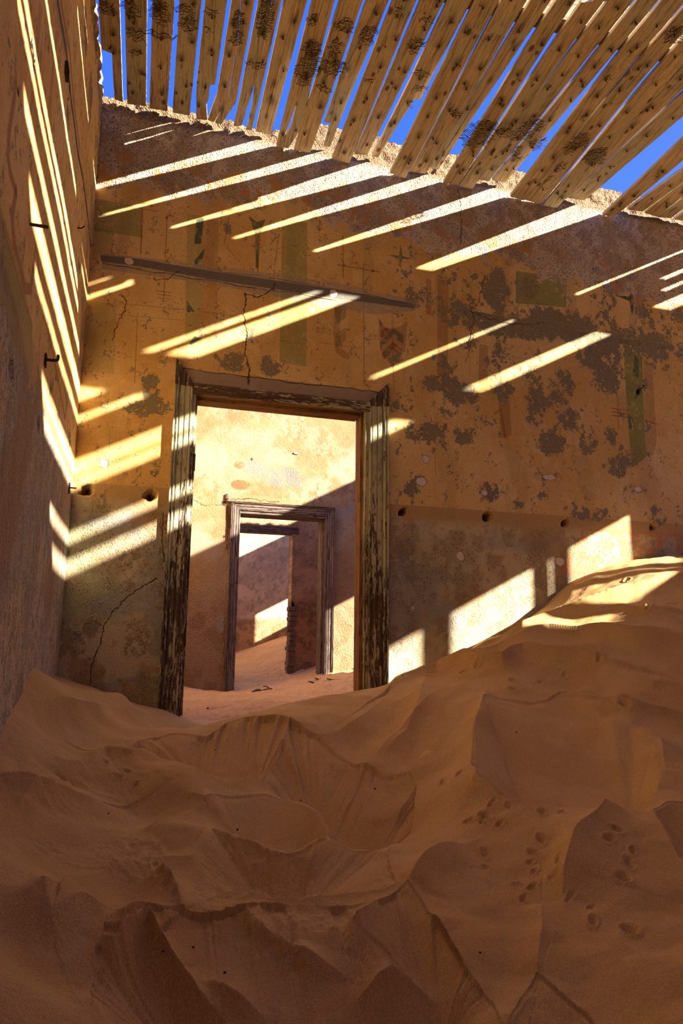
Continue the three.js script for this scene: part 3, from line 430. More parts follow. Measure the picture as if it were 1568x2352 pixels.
{
  const flat = (s) => (x, y) => 0.006 * (smp(N1, x / 1.3 + s, y / 1.3) - 0.5) + 0.004 * (smp(N2, x / 0.7, y / 0.7 + s) - 0.5);
  structure(mesh('wall_back', reliefWall({ a0: XL, a1: XR, y0: FLOOR, top: (x) => 3.3 + 0.05 * (smp(N2, x / 0.9, 0.9) - 0.5) + 0.08 * sst(1.6, 1.75, x) * 0, step: 0.03, hole: [0.93, 1.985, 1.545], thick: 0.25, relief: flat(0.1), put: (a, y, d) => [a, y, -Z2 - d], uv: uvRoom(4), flip: false }), M.wall2 ?? M.rough));
  // third room: a doorway without its frame, the reveal broken
  const edge = (y) => 1.985 + 0.03 * (smp(N2, y / 1.1, 0.4) - 0.5) + 0.07 * sst(0.25, 0.0, Math.abs(y - 0.25)) * smp(N2, y, 0.2);
  structure(mesh('wall_back', reliefWall({ a0: XL, a1: XR, y0: FLOOR, top: (x) => 3.2, step: 0.03, hole: [0.9, 1.99, 1.75], thick: 0.24, relief: flat(0.5), put: (a, y, d) => [a + (Math.abs(a - 1.99) < 0.02 && y < 1.62 ? 0.03 * (smp(N2, y / 0.9, 0.4 + d) - 0.6) + 0.05 * sst(0.7, 0.6, y) * sst(-0.2, 0.1, y) : 0), y, -Z3 - d], uv: uvRoom(4), flip: false }), M.wall3 ?? M.rough));
  structure(mesh('wall_back', reliefWall({ a0: XL, a1: XR, y0: FLOOR, top: (x) => 3.2, step: 0.05, thick: 0.3, relief: flat(0.9), put: (a, y, d) => [a, y, -Z4 - d], uv: uvRoom(4), flip: false }), M.wall4 ?? M.rough));
}
structure(mesh('ground', box(-40, FLOOR + EY - 0.3, -50, 45, FLOOR + EY, 40), M.ground ?? M.sand), 'flat sunlit desert sand around the ruin');
// ---------------------------------------------------------------- ceiling: boards on joists, plaster gone
const ceiling = structure(group('ceiling'), 'open ceiling of weathered boards with plaster fallen away');
const HC = 3.225, PT = 0.021;
// strips of boards in photo pixels: left and right edges from the tip at the wall up to the top of the frame
const PLANKS = [
  [[[[263, 229], [258, 150], [257, 122], [233, 121], [226, 0]], [[282, 235], [279, 150], [274, 0]]]],
  [[[[292, 239], [285.5, 0]], [[335.5, 244.5], [337.7, 0]]]],
  [[[[343, 249], [350, 0]], [[384, 256], [401, 0]]]],
  [[[[396, 259], [412, 0]], [[435, 266], [463, 0]]]],
  [[[[450.6, 273.6], [451, 200], [471, 0]], [[475.5, 277], [474, 240], [479, 225], [482, 196], [494, 194.5], [521.7, 0]]]],
  [[[[477, 276], [499, 214], [532, 0]], [[490, 282], [516, 240], [522, 226], [545, 100], [553, 0]]], [[[494, 283], [518, 240], [523.5, 226], [546, 100], [554, 0]], [[508, 286], [541, 236], [544, 222], [585, 0]]]],
  [[[[536, 291], [546, 248], [593.5, 0]], [[554, 289], [564, 262], [566, 248], [571, 238], [586, 187], [608, 80], [625, 0]]], [[[565.7, 298], [577, 252], [586, 190], [609, 80], [627, 0]], [[578, 301], [646, 0]]]],
  [[[[586.8, 302], [652, 0]], [[603, 306], [607, 284], [680, 0]]], [[[605, 307], [607.6, 284], [681, 0]], [[621, 311], [705.4, 0]]]],
  [[[[634.6, 335], [716, 0]], [[645, 338], [659, 296], [680, 240], [694, 200], [742, 0]]], [[[640, 341], [668, 292], [690, 206], [742.5, 0]], [[662, 341], [700, 280], [713, 200], [769, 0]]]],
  [[[[674, 346], [779, 0]], [[712, 351], [833, 0]]]],
  [[[[744, 282], [840.6, 0]], [[757, 283], [779, 190], [868, 0]]], [[[743.6, 336], [758, 283], [780, 190], [868.5, 0]], [[758, 339], [776.5, 287], [893, 0]]]],
  [[[[762, 365], [902, 0]], [[801, 377], [956, 0]]]],
  [[[[813, 354], [965, 0]], [[842.5, 357], [1021, 0]]]],
  [[[[854, 359], [926, 215], [1028, 0]], [[868, 362.5], [914, 285], [943, 244], [949, 231], [966, 228], [984, 190], [1084, 0]]]],
  [[[[894.5, 398], [1091.6, 0]], [[929, 412], [1147, 0]]]],
  [[[[941, 395], [1152, 0]], [[977, 400], [1210, 0]]]],
  [[[[981, 383], [1219, 0]], [[997, 388], [1012, 362], [1240, 0]]], [[[999.5, 388], [1013, 362], [1240.5, 0]], [[1006, 390], [1265, 0]]]],
  [[[[1017, 421], [1277, 0]], [[1051, 426], [1322, 0]]]],
  [[[[1053, 428.5], [1338, 0]], [[1084, 435], [1388, 0]]]],
  [[[[1088, 410], [1397, 0]], [[1122, 417], [1455, 0]]]],
  [[[[1130, 414], [1464, 0]], [[1160, 420], [1512, 0]]]],
  [[[[1171, 451.5], [1520, 0]], [[1202, 462], [1568, 10]]]],
  [[[[1204, 459], [1484, 116]], [[1240, 471], [1517, 133]]]],
  [[[[1245, 473], [1528, 133]], [[1278, 478], [1568, 150]]]],
  [[[[1270, 455], [1568, 153]], [[1300, 458], [1568, 205]]]],
  [[[[1304, 455], [1568, 213]], [[1341, 461], [1568, 267]]]],
  [[[[1382, 495], [1568, 317]], [[1410, 498], [1568, 369]]]],
  [[[[1440, 481], [1568, 388]], [[1475, 487], [1568, 419]]]],
  [[[[1479, 489], [1568, 423]], [[1507, 499], [1568, 451]]]],
  [[[[1508.6, 499.6], [1568, 456]], [[1540, 502], [1568, 481]]]],
  [[[[1547, 504], [1568, 488]], [[1575, 509], [1590, 499]]]],
];
// where boards change beyond the frame: board number -> [depth, left, right] rows
const BEYOND = { 17: [[2.6, 1.83, 1.925], [1.7, 1.83, 1.925]], 18: [[2.6, 1.99, 2.07], [1.7, 2.0, 2.075]], 7: [[2.7, 0.515, 0.6], [1.7, 0.515, 0.6]], 8: [[2.7, 0.668, 0.76], [1.7, 0.668, 0.76]], 24: [[2.7, 2.66, 2.795], [1.7, 2.67, 2.795]], 25: [[2.75, 2.885, 2.93], [1.7, 2.885, 2.93]], 26: [[2.8, 3.125, 3.235], [1.7, 3.125, 3.235]], 27: [[2.8, 3.24, 3.36], [1.7, 3.24, 3.36]], 28: [[3.2, 3.39, 3.5], [1.7, 3.39, 3.5]], 29: [[3.4, 3.51, 3.62], [1.7, 3.51, 3.62]], 30: [[3.5, 3.65, 3.765], [1.7, 3.65, 3.765]] };
const hAt = (hTip, dep) => lerp(HC, hTip, sst(2.8, 4.0, dep) * 0.5 + 0.5 * clamp((dep - 2.75) / 1.25));
function edgeWorld(pts, hTip) {                    // [depth, x] from the tip towards and past the camera
  const out = [];
  for (const [px, py] of pts) { let h = hTip, r; for (let k = 0; k < 12; k++) { r = onCeil(px, py, h); h = hAt(hTip, Math.min(r[1], D)); } out.push([Math.min(r[1], D - 0.006), r[0]]); }
  const a = out[0], b = out[out.length - 1];
  return out;
}
const nailMat = M.rust;
let PRND = rng(99);
function plankStripGeo(L, R, hTip, zEnd, uoff, seed, nails, beyond) {
  const eL = edgeWorld(L, hTip), eR = edgeWorld(R, hTip);
  if (beyond) for (const [d, a, b] of beyond) { eL.push([d, a]); eR.push([d, b]); }
  const slope = (e) => { const a = e[0], b = e[e.length - 1]; return (b[1] - a[1]) / (a[0] - b[0] + 1e-6); };
  let sl = slope(eL), sr = slope(eR); const s = clamp((sl + sr) / 2, -0.05, 0.05);
  const depMin = -zEnd, at = (e) => (d) => {
    if (d >= e[0][0]) return e[0][1];
    for (let i = 1; i < e.length; i++) if (d >= e[i][0]) return lerp(e[i][1], e[i - 1][1], (d - e[i][0]) / (e[i - 1][0] - e[i][0] + 1e-9));
    const q = e[e.length - 1]; return q[1] + s * (q[0] - d);
  };
  const fL = at(eL), fR = at(eR), n = 150, m = 6, pos = [], uv = [], colr = [], idx = [];
  const ds = []; for (let i = 0; i <= n; i++) { const t = i / n; ds.push(lerp(1, 0, Math.pow(t, 1.25))); }   // finer at the tip
  const dL = eL[0][0], dR = eR[0][0], wob = (d, k) => 0.0016 * (smp(N2, d / 1.1, seed * 0.37 + k) - 0.5) + 0.0012 * (smp(N3, d / 0.7, seed * 0.37 + k) - 0.5);
  const rowAt = (i) => {
    const row = [];
    for (let j = 0; j <= m; j++) {
      const u = j / m, dTip = lerp(dL, dR, u) - (i === 0 ? 0.004 * smp(N3, u * 0.9 + seed, 0.3) : 0), d = lerp(depMin, dTip, ds[i]);
      let x = lerp(fL(d) + wob(d, 0.1), fR(d) + wob(d, 0.6), u);
      row.push([x, hAt(hTip, d) + 0.0007 * (smp(N2, d / 0.9, u + seed) - 0.5) + 0.004 * (seed % 1) * (u - 0.5), -d, u, d]);
    }
    return row;
  };
  const rows = Array.from({ length: n + 1 }, (_, i) => rowAt(i));
  const shade = (x, z) => { let c = 1; for (const [nx, nz, r] of nails) { const q = Math.hypot((x - nx) * 1.25, (z - nz) * (z > nz ? 0.55 : 0.8)) / r; if (q < 1) c *= 1 - 0.8 * (1 - q); } return c; };
  const push = (p, dy, u, v) => { pos.push(p[0], p[1] + dy + EY, p[2]); uv.push(u, v); const c = shade(p[0], p[2]); colr.push(c, c, c); return pos.length / 3 - 1; };
  const faces = [0, PT].map((dy) => rows.map((r) => r.map((p) => push(p, dy, uoff + (p[0] - rows[n][0][0]), p[4]))));
  for (let i = 0; i < n; i++) for (let j = 0; j < m; j++) { let [a, b, c, d] = [faces[0][i][j], faces[0][i][j + 1], faces[0][i + 1][j + 1], faces[0][i + 1][j]]; idx.push(a, c, b, a, d, c).toString; [a, b, c, d] = [faces[1][i][j], faces[1][i][j + 1], faces[1][i + 1][j + 1], faces[1][i + 1][j]]; idx.push(a, b, c, a, c, d); }
  const edge = (list, flip) => { for (let i = 0; i + 1 < list.length; i++) { const p = list[i], q = list[i + 1], a = push(p, 0, uoff + 0.3, p[4]), b = push(q, 0, uoff + 0.3, q[4]), c = push(q, PT, uoff + 0.33, q[4]), d = push(p, PT, uoff + 0.33, p[4]); flip ? idx.push(a, b, c, a, c, d) : idx.push(a, c, b, a, d, c); } };
  edge(rows.map((r) => r[0]), true); edge(rows.map((r) => r[m]), false); edge(rows[0], false); edge(rows[n], true);
  const g = geoFrom(pos, idx, uv, colr);
  return { g, fL, fR, dTip: (dL + dR) / 2 };
}
function nailGeo(r, k) {                           // a bent rusted nail with a scrap of tie wire, hanging under a board
  const parts = [new THREE.CylinderGeometry(0.0028, 0.002, 0.016, 6).translate(0, -0.006, 0), new THREE.CylinderGeometry(0.0062, 0.0056, 0.0026, 8).rotateX(r() - 0.5).translate(0.001, -0.0145, 0)];
  const n = 1 + Math.floor(r() * 3);
  for (let i = 0; i < n; i++) { const a = r() * 6.28, l = 0.008 + r() * 0.016; parts.push(new THREE.TubeGeometry(new THREE.CatmullRomCurve3([new THREE.Vector3(0, -0.008, 0), new THREE.Vector3(Math.cos(a) * l * 0.5, -0.006 - r() * 0.006, Math.sin(a) * l * 0.5), new THREE.Vector3(Math.cos(a + 0.6) * l, -0.004 - r() * 0.01, Math.sin(a + 0.6) * l)]), 4, 0.0013, 4)); }
  return mergeGeometries(parts);
}
const nailShapes = []; { const r = rng(5); for (let i = 0; i < 9; i++) nailShapes.push(nailGeo(r, i)); }
let nNails = 0; const strips3 = [];
PLANKS.forEach((strips, k) => {
  const pts = strips.flatMap((s) => [s[0][0], s[1][0]]), hTip = strips.length > 1 && k === 10 ? 3.232 : pts.reduce((a, p) => a + onWall(p[0], p[1], D - 0.012)[1], 0) / pts.length;
  const r = rng(1000 + k * 17), nails = [], spots = [];
  // nails in rows where the mesh for the plaster was fixed
  const first = edgeWorld(strips[0][0], hTip), last = edgeWorld(strips[strips.length - 1][1], hTip), xm = (d) => { const f = (e) => { for (let i = 1; i < e.length; i++) if (d >= e[i][0]) return lerp(e[i][1], e[i - 1][1], (d - e[i][0]) / (e[i - 1][0] - e[i][0])); return e[e.length - 1][1]; }; const a = f(first), b = f(last); return [a, b]; };
  for (let d = 3.9 - r() * 0.08; d > 2.3; d -= 0.11 + r() * 0.14) { const [a, b] = xm(d); if (b - a < 0.05) continue; const x = lerp(a, b, 0.22 + r() * 0.56); nails.push([x, -d, 0.014 + r() * 0.022]); spots.push([x, d]); if (r() < 0.25) { const x2 = lerp(a, b, 0.2 + r() * 0.6); nails.push([x2, -d + 0.03, 0.012 + r() * 0.012]); spots.push([x2, d - 0.03]); } }
  const built = strips.map(([L, R], i) => plankStripGeo(L, R, hTip, -1.795, r() * 0.7, k * 1.37 + i * 0.21, nails, BEYOND[k]));
  for (const b of built) strips3.push({ ...b, hTip });
  const plank = mesh('plank', built.length > 1 ? mergeGeometries(built.map((b) => b.g)) : built[0].g, M.plank, ceiling);
  for (const [x, d] of spots) { if (nNails >= 290) break; if (!built.some((b) => d < b.dTip - 0.01 && x > b.fL(d) + 0.008 && x < b.fR(d) - 0.008)) continue; const n = mesh('nail', nailShapes[Math.floor(r() * 9)], nailMat, plank); n.position.set(x, hAt(hTip, d) + EY, -d); n.rotation.y = r() * 6; nNails++; }
});
{ // boards beyond the frame: [left, right, from depth, to depth]; a second length follows behind the second joist, some of it fallen, and the sun comes through
  const E = -0.15, J = 1.79, K = 1.782;
  const list = [[3.78, 3.885, 3.98, J], [3.893, 4.0, 3.98, J], [4.008, 4.098, 3.98, J], [4.104, 4.166, 3.98, J], [4.236, 4.36, 3.98, J], [4.366, 4.445, 3.98, J], [4.452, 4.532, 3.98, J], [4.54, 4.62, 3.98, J], [4.626, 4.7, 3.98, J], [4.708, 4.815, 3.98, J], [4.985, 5.09, 3.98, J], [5.096, 5.19, 3.98, J], [5.196, 5.295, 3.98, J]];
  for (let x = -0.42; x < 1.58; x += 0.1245) list.push([x, x + 0.109, K, x > 0.2 && x < 1.3 ? (x < 0.95 ? 1.25 : 0.9) + 0.1 * Math.sin(x * 40) : E]);   // some broken off short
  for (const [a, b] of [[1.585, 1.70], [1.78, 1.89], [1.90, 2.01], [2.02, 2.1], [2.11, 2.22], [2.32, 2.375], [2.465, 2.56], [2.565, 2.655], [2.76, 2.85], [2.856, 2.945], [3.14, 3.21], [3.216, 3.285], [3.375, 3.485], [3.495, 3.605], [3.61, 3.69], [3.696, 3.77], [3.957, 3.968], [4.104, 4.17], [4.177, 4.27], [4.276, 4.36], [4.366, 4.445], [4.452, 4.535], [4.655, 4.735], [4.741, 4.822], [4.985, 5.09], [5.096, 5.19], [5.196, 5.295]]) list.push([a, b, K, E]);
  for (let [a, b, d0, d1] of list) { if (a > 4.25 && d0 > 3) d0 -= (a - 3.65) / 1.55 + 0.1 * Math.sin(a * 37); mesh('plank', box(a, HC + EY, -d0, b, HC + PT + EY, -d1), M.plankPlain ?? M.plank, ceiling); }
}
const joist = (t, h, w) => mesh('joist', boxH(XL - 0.2, HC + PT + EY + 0.001, -D + t, XR + 0.2, HC + PT + h + EY, -D + t + w), M.joist, ceiling);
joist(1.17, 0.2, 0.085); joist(2.15, 0.2, 0.085); joist(4.3, 0.2, 0.085);
mesh('plaster', boxes([[XL, HC - 0.03, 0.16, XR, HC + PT, 6.6]]), M.rough, ceiling);      // behind the eye the plaster still holds
{ // scraps of rusty chicken wire that held the plaster: photo pixel, width and height in pixels
  const SCRAPS = [[246, 14, 46, 34], [300, 16, 50, 50], [312, 74, 52, 26], [312, 115, 36, 14], [366, 24, 56, 60], [372, 76, 92, 12], [424, 18, 52, 26], [434, 52, 50, 40], [488, 22, 42, 14], [478, 62, 28, 12], [548, 40, 36, 44], [545, 84, 40, 40], [608, 34, 46, 110], [588, 144, 56, 16], [718, 40, 30, 28], [716, 106, 52, 42], [708, 152, 62, 90], [790, 56, 50, 40], [770, 106, 36, 52], [766, 152, 72, 40], [742, 200, 44, 16], [845, 76, 52, 46], [850, 181, 36, 12], [914, 24, 30, 26], [956, 100, 50, 38], [978, 40, 42, 14], [966, 166, 40, 20], [966, 199, 42, 14], [942, 236, 18, 16], [1050, 256, 40, 16], [1100, 306, 86, 76], [1162, 302, 66, 26], [1216, 292, 66, 54], [1236, 326, 44, 34], [1186, 344, 26, 30], [1326, 326, 56, 58], [1366, 356, 60, 48], [1286, 380, 30, 24], [1260, 408, 22, 22], [1546, 76, 56, 50], [1514, 396, 26, 26], [1340, 266, 22, 22], [1394, 174, 26, 18], [1186, 362, 30, 16]];
  const r = rng(64);
  SCRAPS.forEach(([px, py, w, hgt], k) => {
    let [x0, d0] = onCeil(px, py, HC - 0.012), best = null; for (const s of strips3) { const q = x0 - clamp(x0, s.fL(d0), s.fR(d0)); if (d0 < s.dTip && (!best || Math.abs(q) < best[0])) best = [Math.abs(q), s]; }
    const h0 = hAt(best ? best[1].hTip : 3.2, d0) - 0.008; [x0, d0] = onCeil(px, py, h0); const [xa] = onCeil(px - w / 2, py, h0), [xb] = onCeil(px + w / 2, py, h0), [, da] = onCeil(px, py - hgt / 2, h0), [, db] = onCeil(px, py + hgt / 2, h0);
    const W = Math.abs(xb - xa), H = Math.abs(db - da), cw = 0.0155, ch = 0.0105, nx = Math.max(2, Math.round(W / cw)), ny = Math.max(2, Math.round(H / ch)), P = new Map(), pos = [], idx = [], seed = k * 0.37;
    const node = (i, j) => { const key = i * 999 + j; if (!P.has(key)) { const u = (i / nx - 0.5) + (r() - 0.5) * 0.25 / nx, v = (j / ny - 0.5) + (r() - 0.5) * 0.3 / ny; P.set(key, [u * W + 0.012 * (smp(N6, u + seed, v) - 0.5), -0.024 * smp(N2, u * 0.7 + seed, v * 0.7) - 0.02 * Math.max(0, Math.abs(u) - 0.25) * smp(N6, seed, u) * 4 * 0.5, -v * H + 0.03 * (smp(N6, u * 1.5 + seed, 0.4) - 0.5)]); } return P.get(key); };
    const keep = (i, j) => { const u = (i / nx - 0.5) * 2, v = (j / ny - 0.5) * 2; return u * u * 0.8 + v * v * 0.8 < 0.75 + 0.9 * (smp(N2, u * 0.35 + seed, v * 0.35) - 0.35); };
    const wire = (a, b) => { const dx = b[0] - a[0], dy = b[1] - a[1], dz = b[2] - a[2], L = Math.hypot(dx, dy, dz) + 1e-9, n0 = [-dz / L, 0, dx / L], n1 = [dy / L * n0[2], (dz * n0[0] - dx * n0[2]) / L, -dy / L * n0[0]], R = 0.0017, o = pos.length / 3; for (const p of [a, b]) for (let q = 0; q < 3; q++) { const c = Math.cos(q * 2.094) * R, s = Math.sin(q * 2.094) * R; pos.push(p[0] + n0[0] * c + n1[0] * s, p[1] + n0[1] * c + n1[1] * s, p[2] + n0[2] * c + n1[2] * s); } for (let q = 0; q < 3; q++) { const e = (q + 1) % 3; idx.push(o + q, o + e, o + 3 + e, o + q, o + 3 + e, o + 3 + q); } };
    for (let i = 0; i < nx; i++) for (let j = 0; j <= ny; j++) { if (!keep(i, j) || !keep(i + 1, j)) continue; const a = node(i, j), b = node(i + 1, j); wire(a, b); if ((i + j) % 2 === 0 && j < ny && keep(i, j + 1)) wire(a, node(i, j + 1)); }
    if (!idx.length) return; const g = new THREE.BufferGeometry(); g.setAttribute('position', new THREE.Float32BufferAttribute(pos, 3)); g.setIndex(idx); g.computeVertexNormals();
    const m = mesh('wire_mesh', g, M.rust, ceiling); m.position.set(x0, h0 + EY, -d0); if (k === 0) m.userData.label = 'rusty torn chicken wire nailed under the boards';
  });
}
// ---------------------------------------------------------------- door frames
// moulded casing: profile [across, proud] swept along a leg with a mitred end; base point at the opening's corner
function casingLeg({ profile, len, mitre0 = 0, mitre1 = 0, map, seed = 0, segs = 90 }) {   // map(across, along, proud) -> world
  const pos = [], uv = [], idx = []; let arc = [0];
  for (let i = 1; i < profile.length; i++) arc.push(arc[i - 1] + Math.hypot(profile[i][0] - profile[i - 1][0], profile[i][1] - profile[i - 1][1]));
  const n = profile.length;
  for (let j = 0; j <= segs; j++) for (let i = 0; i < n; i++) {
    const [a, pr] = profile[i], y0 = mitre0 * a, y1 = len + mitre1 * a, y = lerp(y0, y1, j / segs);
    const w = pr > 0.004 ? 0.0022 * (smp(N2, i * 0.13 + seed, y / 0.9) - 0.5) : 0, p = map(a + 0.002 * (smp(N3, 0.3 + seed + i * 0.01, y / 0.8) - 0.5), y, pr + w);
    pos.push(p[0], p[1] + EY, p[2]); uv.push(arc[i], y);
  }
  for (let j = 0; j < segs; j++) for (let i = 0; i < n - 1; i++) { const a = j * n + i; idx.push(a, a + 1, a + n + 1, a, a + n + 1, a + n); }
  // caps
  for (const j of [0, segs]) { const b = pos.length / 3; for (let i = 0; i < n; i++) { const k = (j * n + i) * 3; pos.push(pos[k], pos[k + 1], pos[k + 2]); uv.push(arc[i], profile[i][1]); } for (let i = 1; i < n - 1; i++) j ? idx.push(b, b + i, b + i + 1) : idx.push(b, b + i + 1, b + i); }
  const g0 = geoFrom(pos, idx, uv);
  return toCreasedNormals(g0, 0.5);
}
const PROFILE = [[0, 0], [0, 0.012], [0.004, 0.016], [0.010, 0.016], [0.013, 0.011], [0.017, 0.011], [0.020, 0.015], [0.042, 0.017], [0.045, 0.012], [0.049, 0.012], [0.052, 0.018], [0.074, 0.020], [0.077, 0.014], [0.081, 0.014], [0.085, 0.022], [0.092, 0.031], [0.099, 0.024], [0.102, 0.024], [0.104, 0.033], [0.112, 0.035], [0.112, 0]];
const wide = (p, w) => p.map(([a, h]) => [a * w / 0.112, h]);
{ // first doorway: legs moulded and peeling, head casing gone
  const door = structure(group('door_1')), zf = -D + 0.003, top = onWall(444, 882)[1];
  const c1 = casingLeg({ profile: wide(PROFILE, 0.104), len: top - FLOOR, mitre1: 1.3, map: (a, y, h) => [0.19 - a, FLOOR + y, zf + h], seed: 0.2 }), c2 = casingLeg({ profile: wide(PROFILE, 0.118), len: onWall(852, 922)[1] - FLOOR, mitre1: 1.05, map: (a, y, h) => [1.268 + a, FLOOR + y, zf + h], seed: 0.7 });
  mesh('casing', c1, M.casing, door); mesh('casing', c2, M.casing, door);
  const hx0 = 0.183, hx1 = 1.247, yT = 1.497;
  // rebated jambs and head: front part wide, back part narrower
  const part = (name, g) => mesh(name, g, M.jamb ?? M.casing, door);
  const B = (a) => box(a[0], a[1] + EY, a[2], a[3], a[4] + EY, a[5]);
  mesh('jamb', mergeGeometries([B([hx0, FLOOR, -D - 0.155, 0.208, yT, -D + 0.004]), B([0.207, FLOOR, -D - 0.155, 0.222, yT - 0.02, -D - 0.055])]), M.casing, door);
  mesh('rebate', B([1.246, FLOOR, -D - 0.155, hx1 + 0.022, yT, -D + 0.004]), M.casing, door); part('jamb', B([1.228, FLOOR, -D - 0.155, 1.2465, yT - 0.02, -D - 0.05]));
  const BH = (a) => boxH(a[0], a[1] + EY, a[2], a[3], a[4] + EY, a[5]);
  part('head_jamb', mergeGeometries([BH([0.2085, 1.466, -D - 0.155, 1.2335, 1.53, -D + 0.004]), BH([0.2225, 1.446, -D - 0.155, 1.2215, 1.4665, -D - 0.055])]));
  mesh('head_bead', casingLeg({ profile: [[0, 0], [0, 0.012], [0.012, 0.016], [0.02, 0.010], [0.034, 0.018], [0.05, 0.022], [0.062, 0.012], [0.062, 0]], len: 1.075, map: (a, y, h) => [0.193 + y, 1.462 + a, zf + h], segs: 60 }), M.casing, door);
}
{ const door = scene.getObjectByName('door_1'); mesh('hinge', box(0.207, 1.05 + EY - 0.05, -D + 0.004, 0.222, 1.05 + EY + 0.05, -D + 0.012), M.rust, door); }
{ // second doorway: the full weathered frame
  const door = structure(group('door_2')), zf = -Z2 + 0.002, x0 = 0.955, x1 = 1.955, yT = 1.535, W = 0.1;
  mesh('casing', casingLeg({ profile: wide(PROFILE, W), len: yT - FLOOR, mitre1: 1, map: (a, y, h) => [x0 - a, FLOOR + y, zf + h], seed: 1.2 }), M.casing2 ?? M.casing, door);
  mesh('casing', casingLeg({ profile: wide(PROFILE, W), len: yT - FLOOR, mitre1: 1, map: (a, y, h) => [x1 + a, FLOOR + y, zf + h], seed: 1.7 }), M.casing2 ?? M.casing, door);
  mesh('head_casing', casingLeg({ profile: wide(PROFILE, W), len: x1 - x0, mitre0: -1, mitre1: 1, map: (a, y, h) => [x0 + y, yT + a, zf + h], seed: 2.2 }), M.casing2 ?? M.casing, door);
  const B = (a) => box(a[0], a[1] + EY, a[2], a[3], a[4] + EY, a[5]), part = (n, g) => mesh(n, g, M.jamb2 ?? M.casing, door);
  part('jamb', B([0.932, FLOOR, -Z2 - 0.26, 0.96, yT, -Z2 + 0.004])); part('jamb', mergeGeometries([B([1.95, FLOOR, -Z2 - 0.26, 1.983, yT, -Z2 + 0.004]), B([1.925, FLOOR, -Z2 - 0.26, 1.951, yT - 0.01, -Z2 - 0.06])]));
  mesh('hinge', mergeGeometries([B([0.79, 1.66, -Z2, 0.822, 1.715, -Z2 + 0.02]), B([0.805, 1.628, -Z2, 0.858, 1.652, -Z2 + 0.03])]), M.casing2 ?? M.casing, door);
  part('head_jamb', ((a) => boxH(a[0], a[1] + EY, a[2], a[3], a[4] + EY, a[5]))([0.9605, yT - 0.03, -Z2 - 0.26, 1.9495, yT + 0.008, -Z2 + 0.004]));
}
{ const door = structure(group('door_3')); mesh('lintel', boxH(0.8, 1.655 + EY, -Z3 - 0.2, 2.075, 1.748 + EY, -Z3 + 0.012), M.casing2, door);
  // the reveal has lost its plaster: rough bricks show
  const wall = scene.getObjectByName('wall_back_002'), r = rng(31), shapes = [0, 1, 2].map((k) => { const g = new THREE.BoxGeometry(0.10, 0.062, 0.2, 3, 2, 3), q = g.attributes.position; for (let i = 0; i < q.count; i++) { const a = q.getX(i), b = q.getY(i), e = q.getZ(i); q.setXYZ(i, a * (1 - 0.12 * (b * 30) ** 2 * 0.3) + 0.012 * (smp(N6, a * 4 + k * 0.3, b * 5 + e * 3) - 0.5), b * (1 - 0.25 * (a * 18) ** 2 * 0.2), e); } g.computeVertexNormals(); return g; });
  for (let y = -0.34, k = 0; y < 0.62; y += 0.07, k++) { const b = mesh('brick', shapes[k % 3], M.brick, wall); b.position.set(2.012 + 0.03 * (r() - 0.5), y + EY, -Z3 - 0.09 + 0.03 * (r() - 0.5)); b.rotation.y = 0.12 * (r() - 0.5); }
}
// ---------------------------------------------------------------- sand
// control points: photo pixel and depth in front of the eye, or [x, y, depth] in the room
const at = (px, py, d) => { const r = ray(px, py); return [r[0] / r[2] * d, r[1] / r[2] * d, d]; };
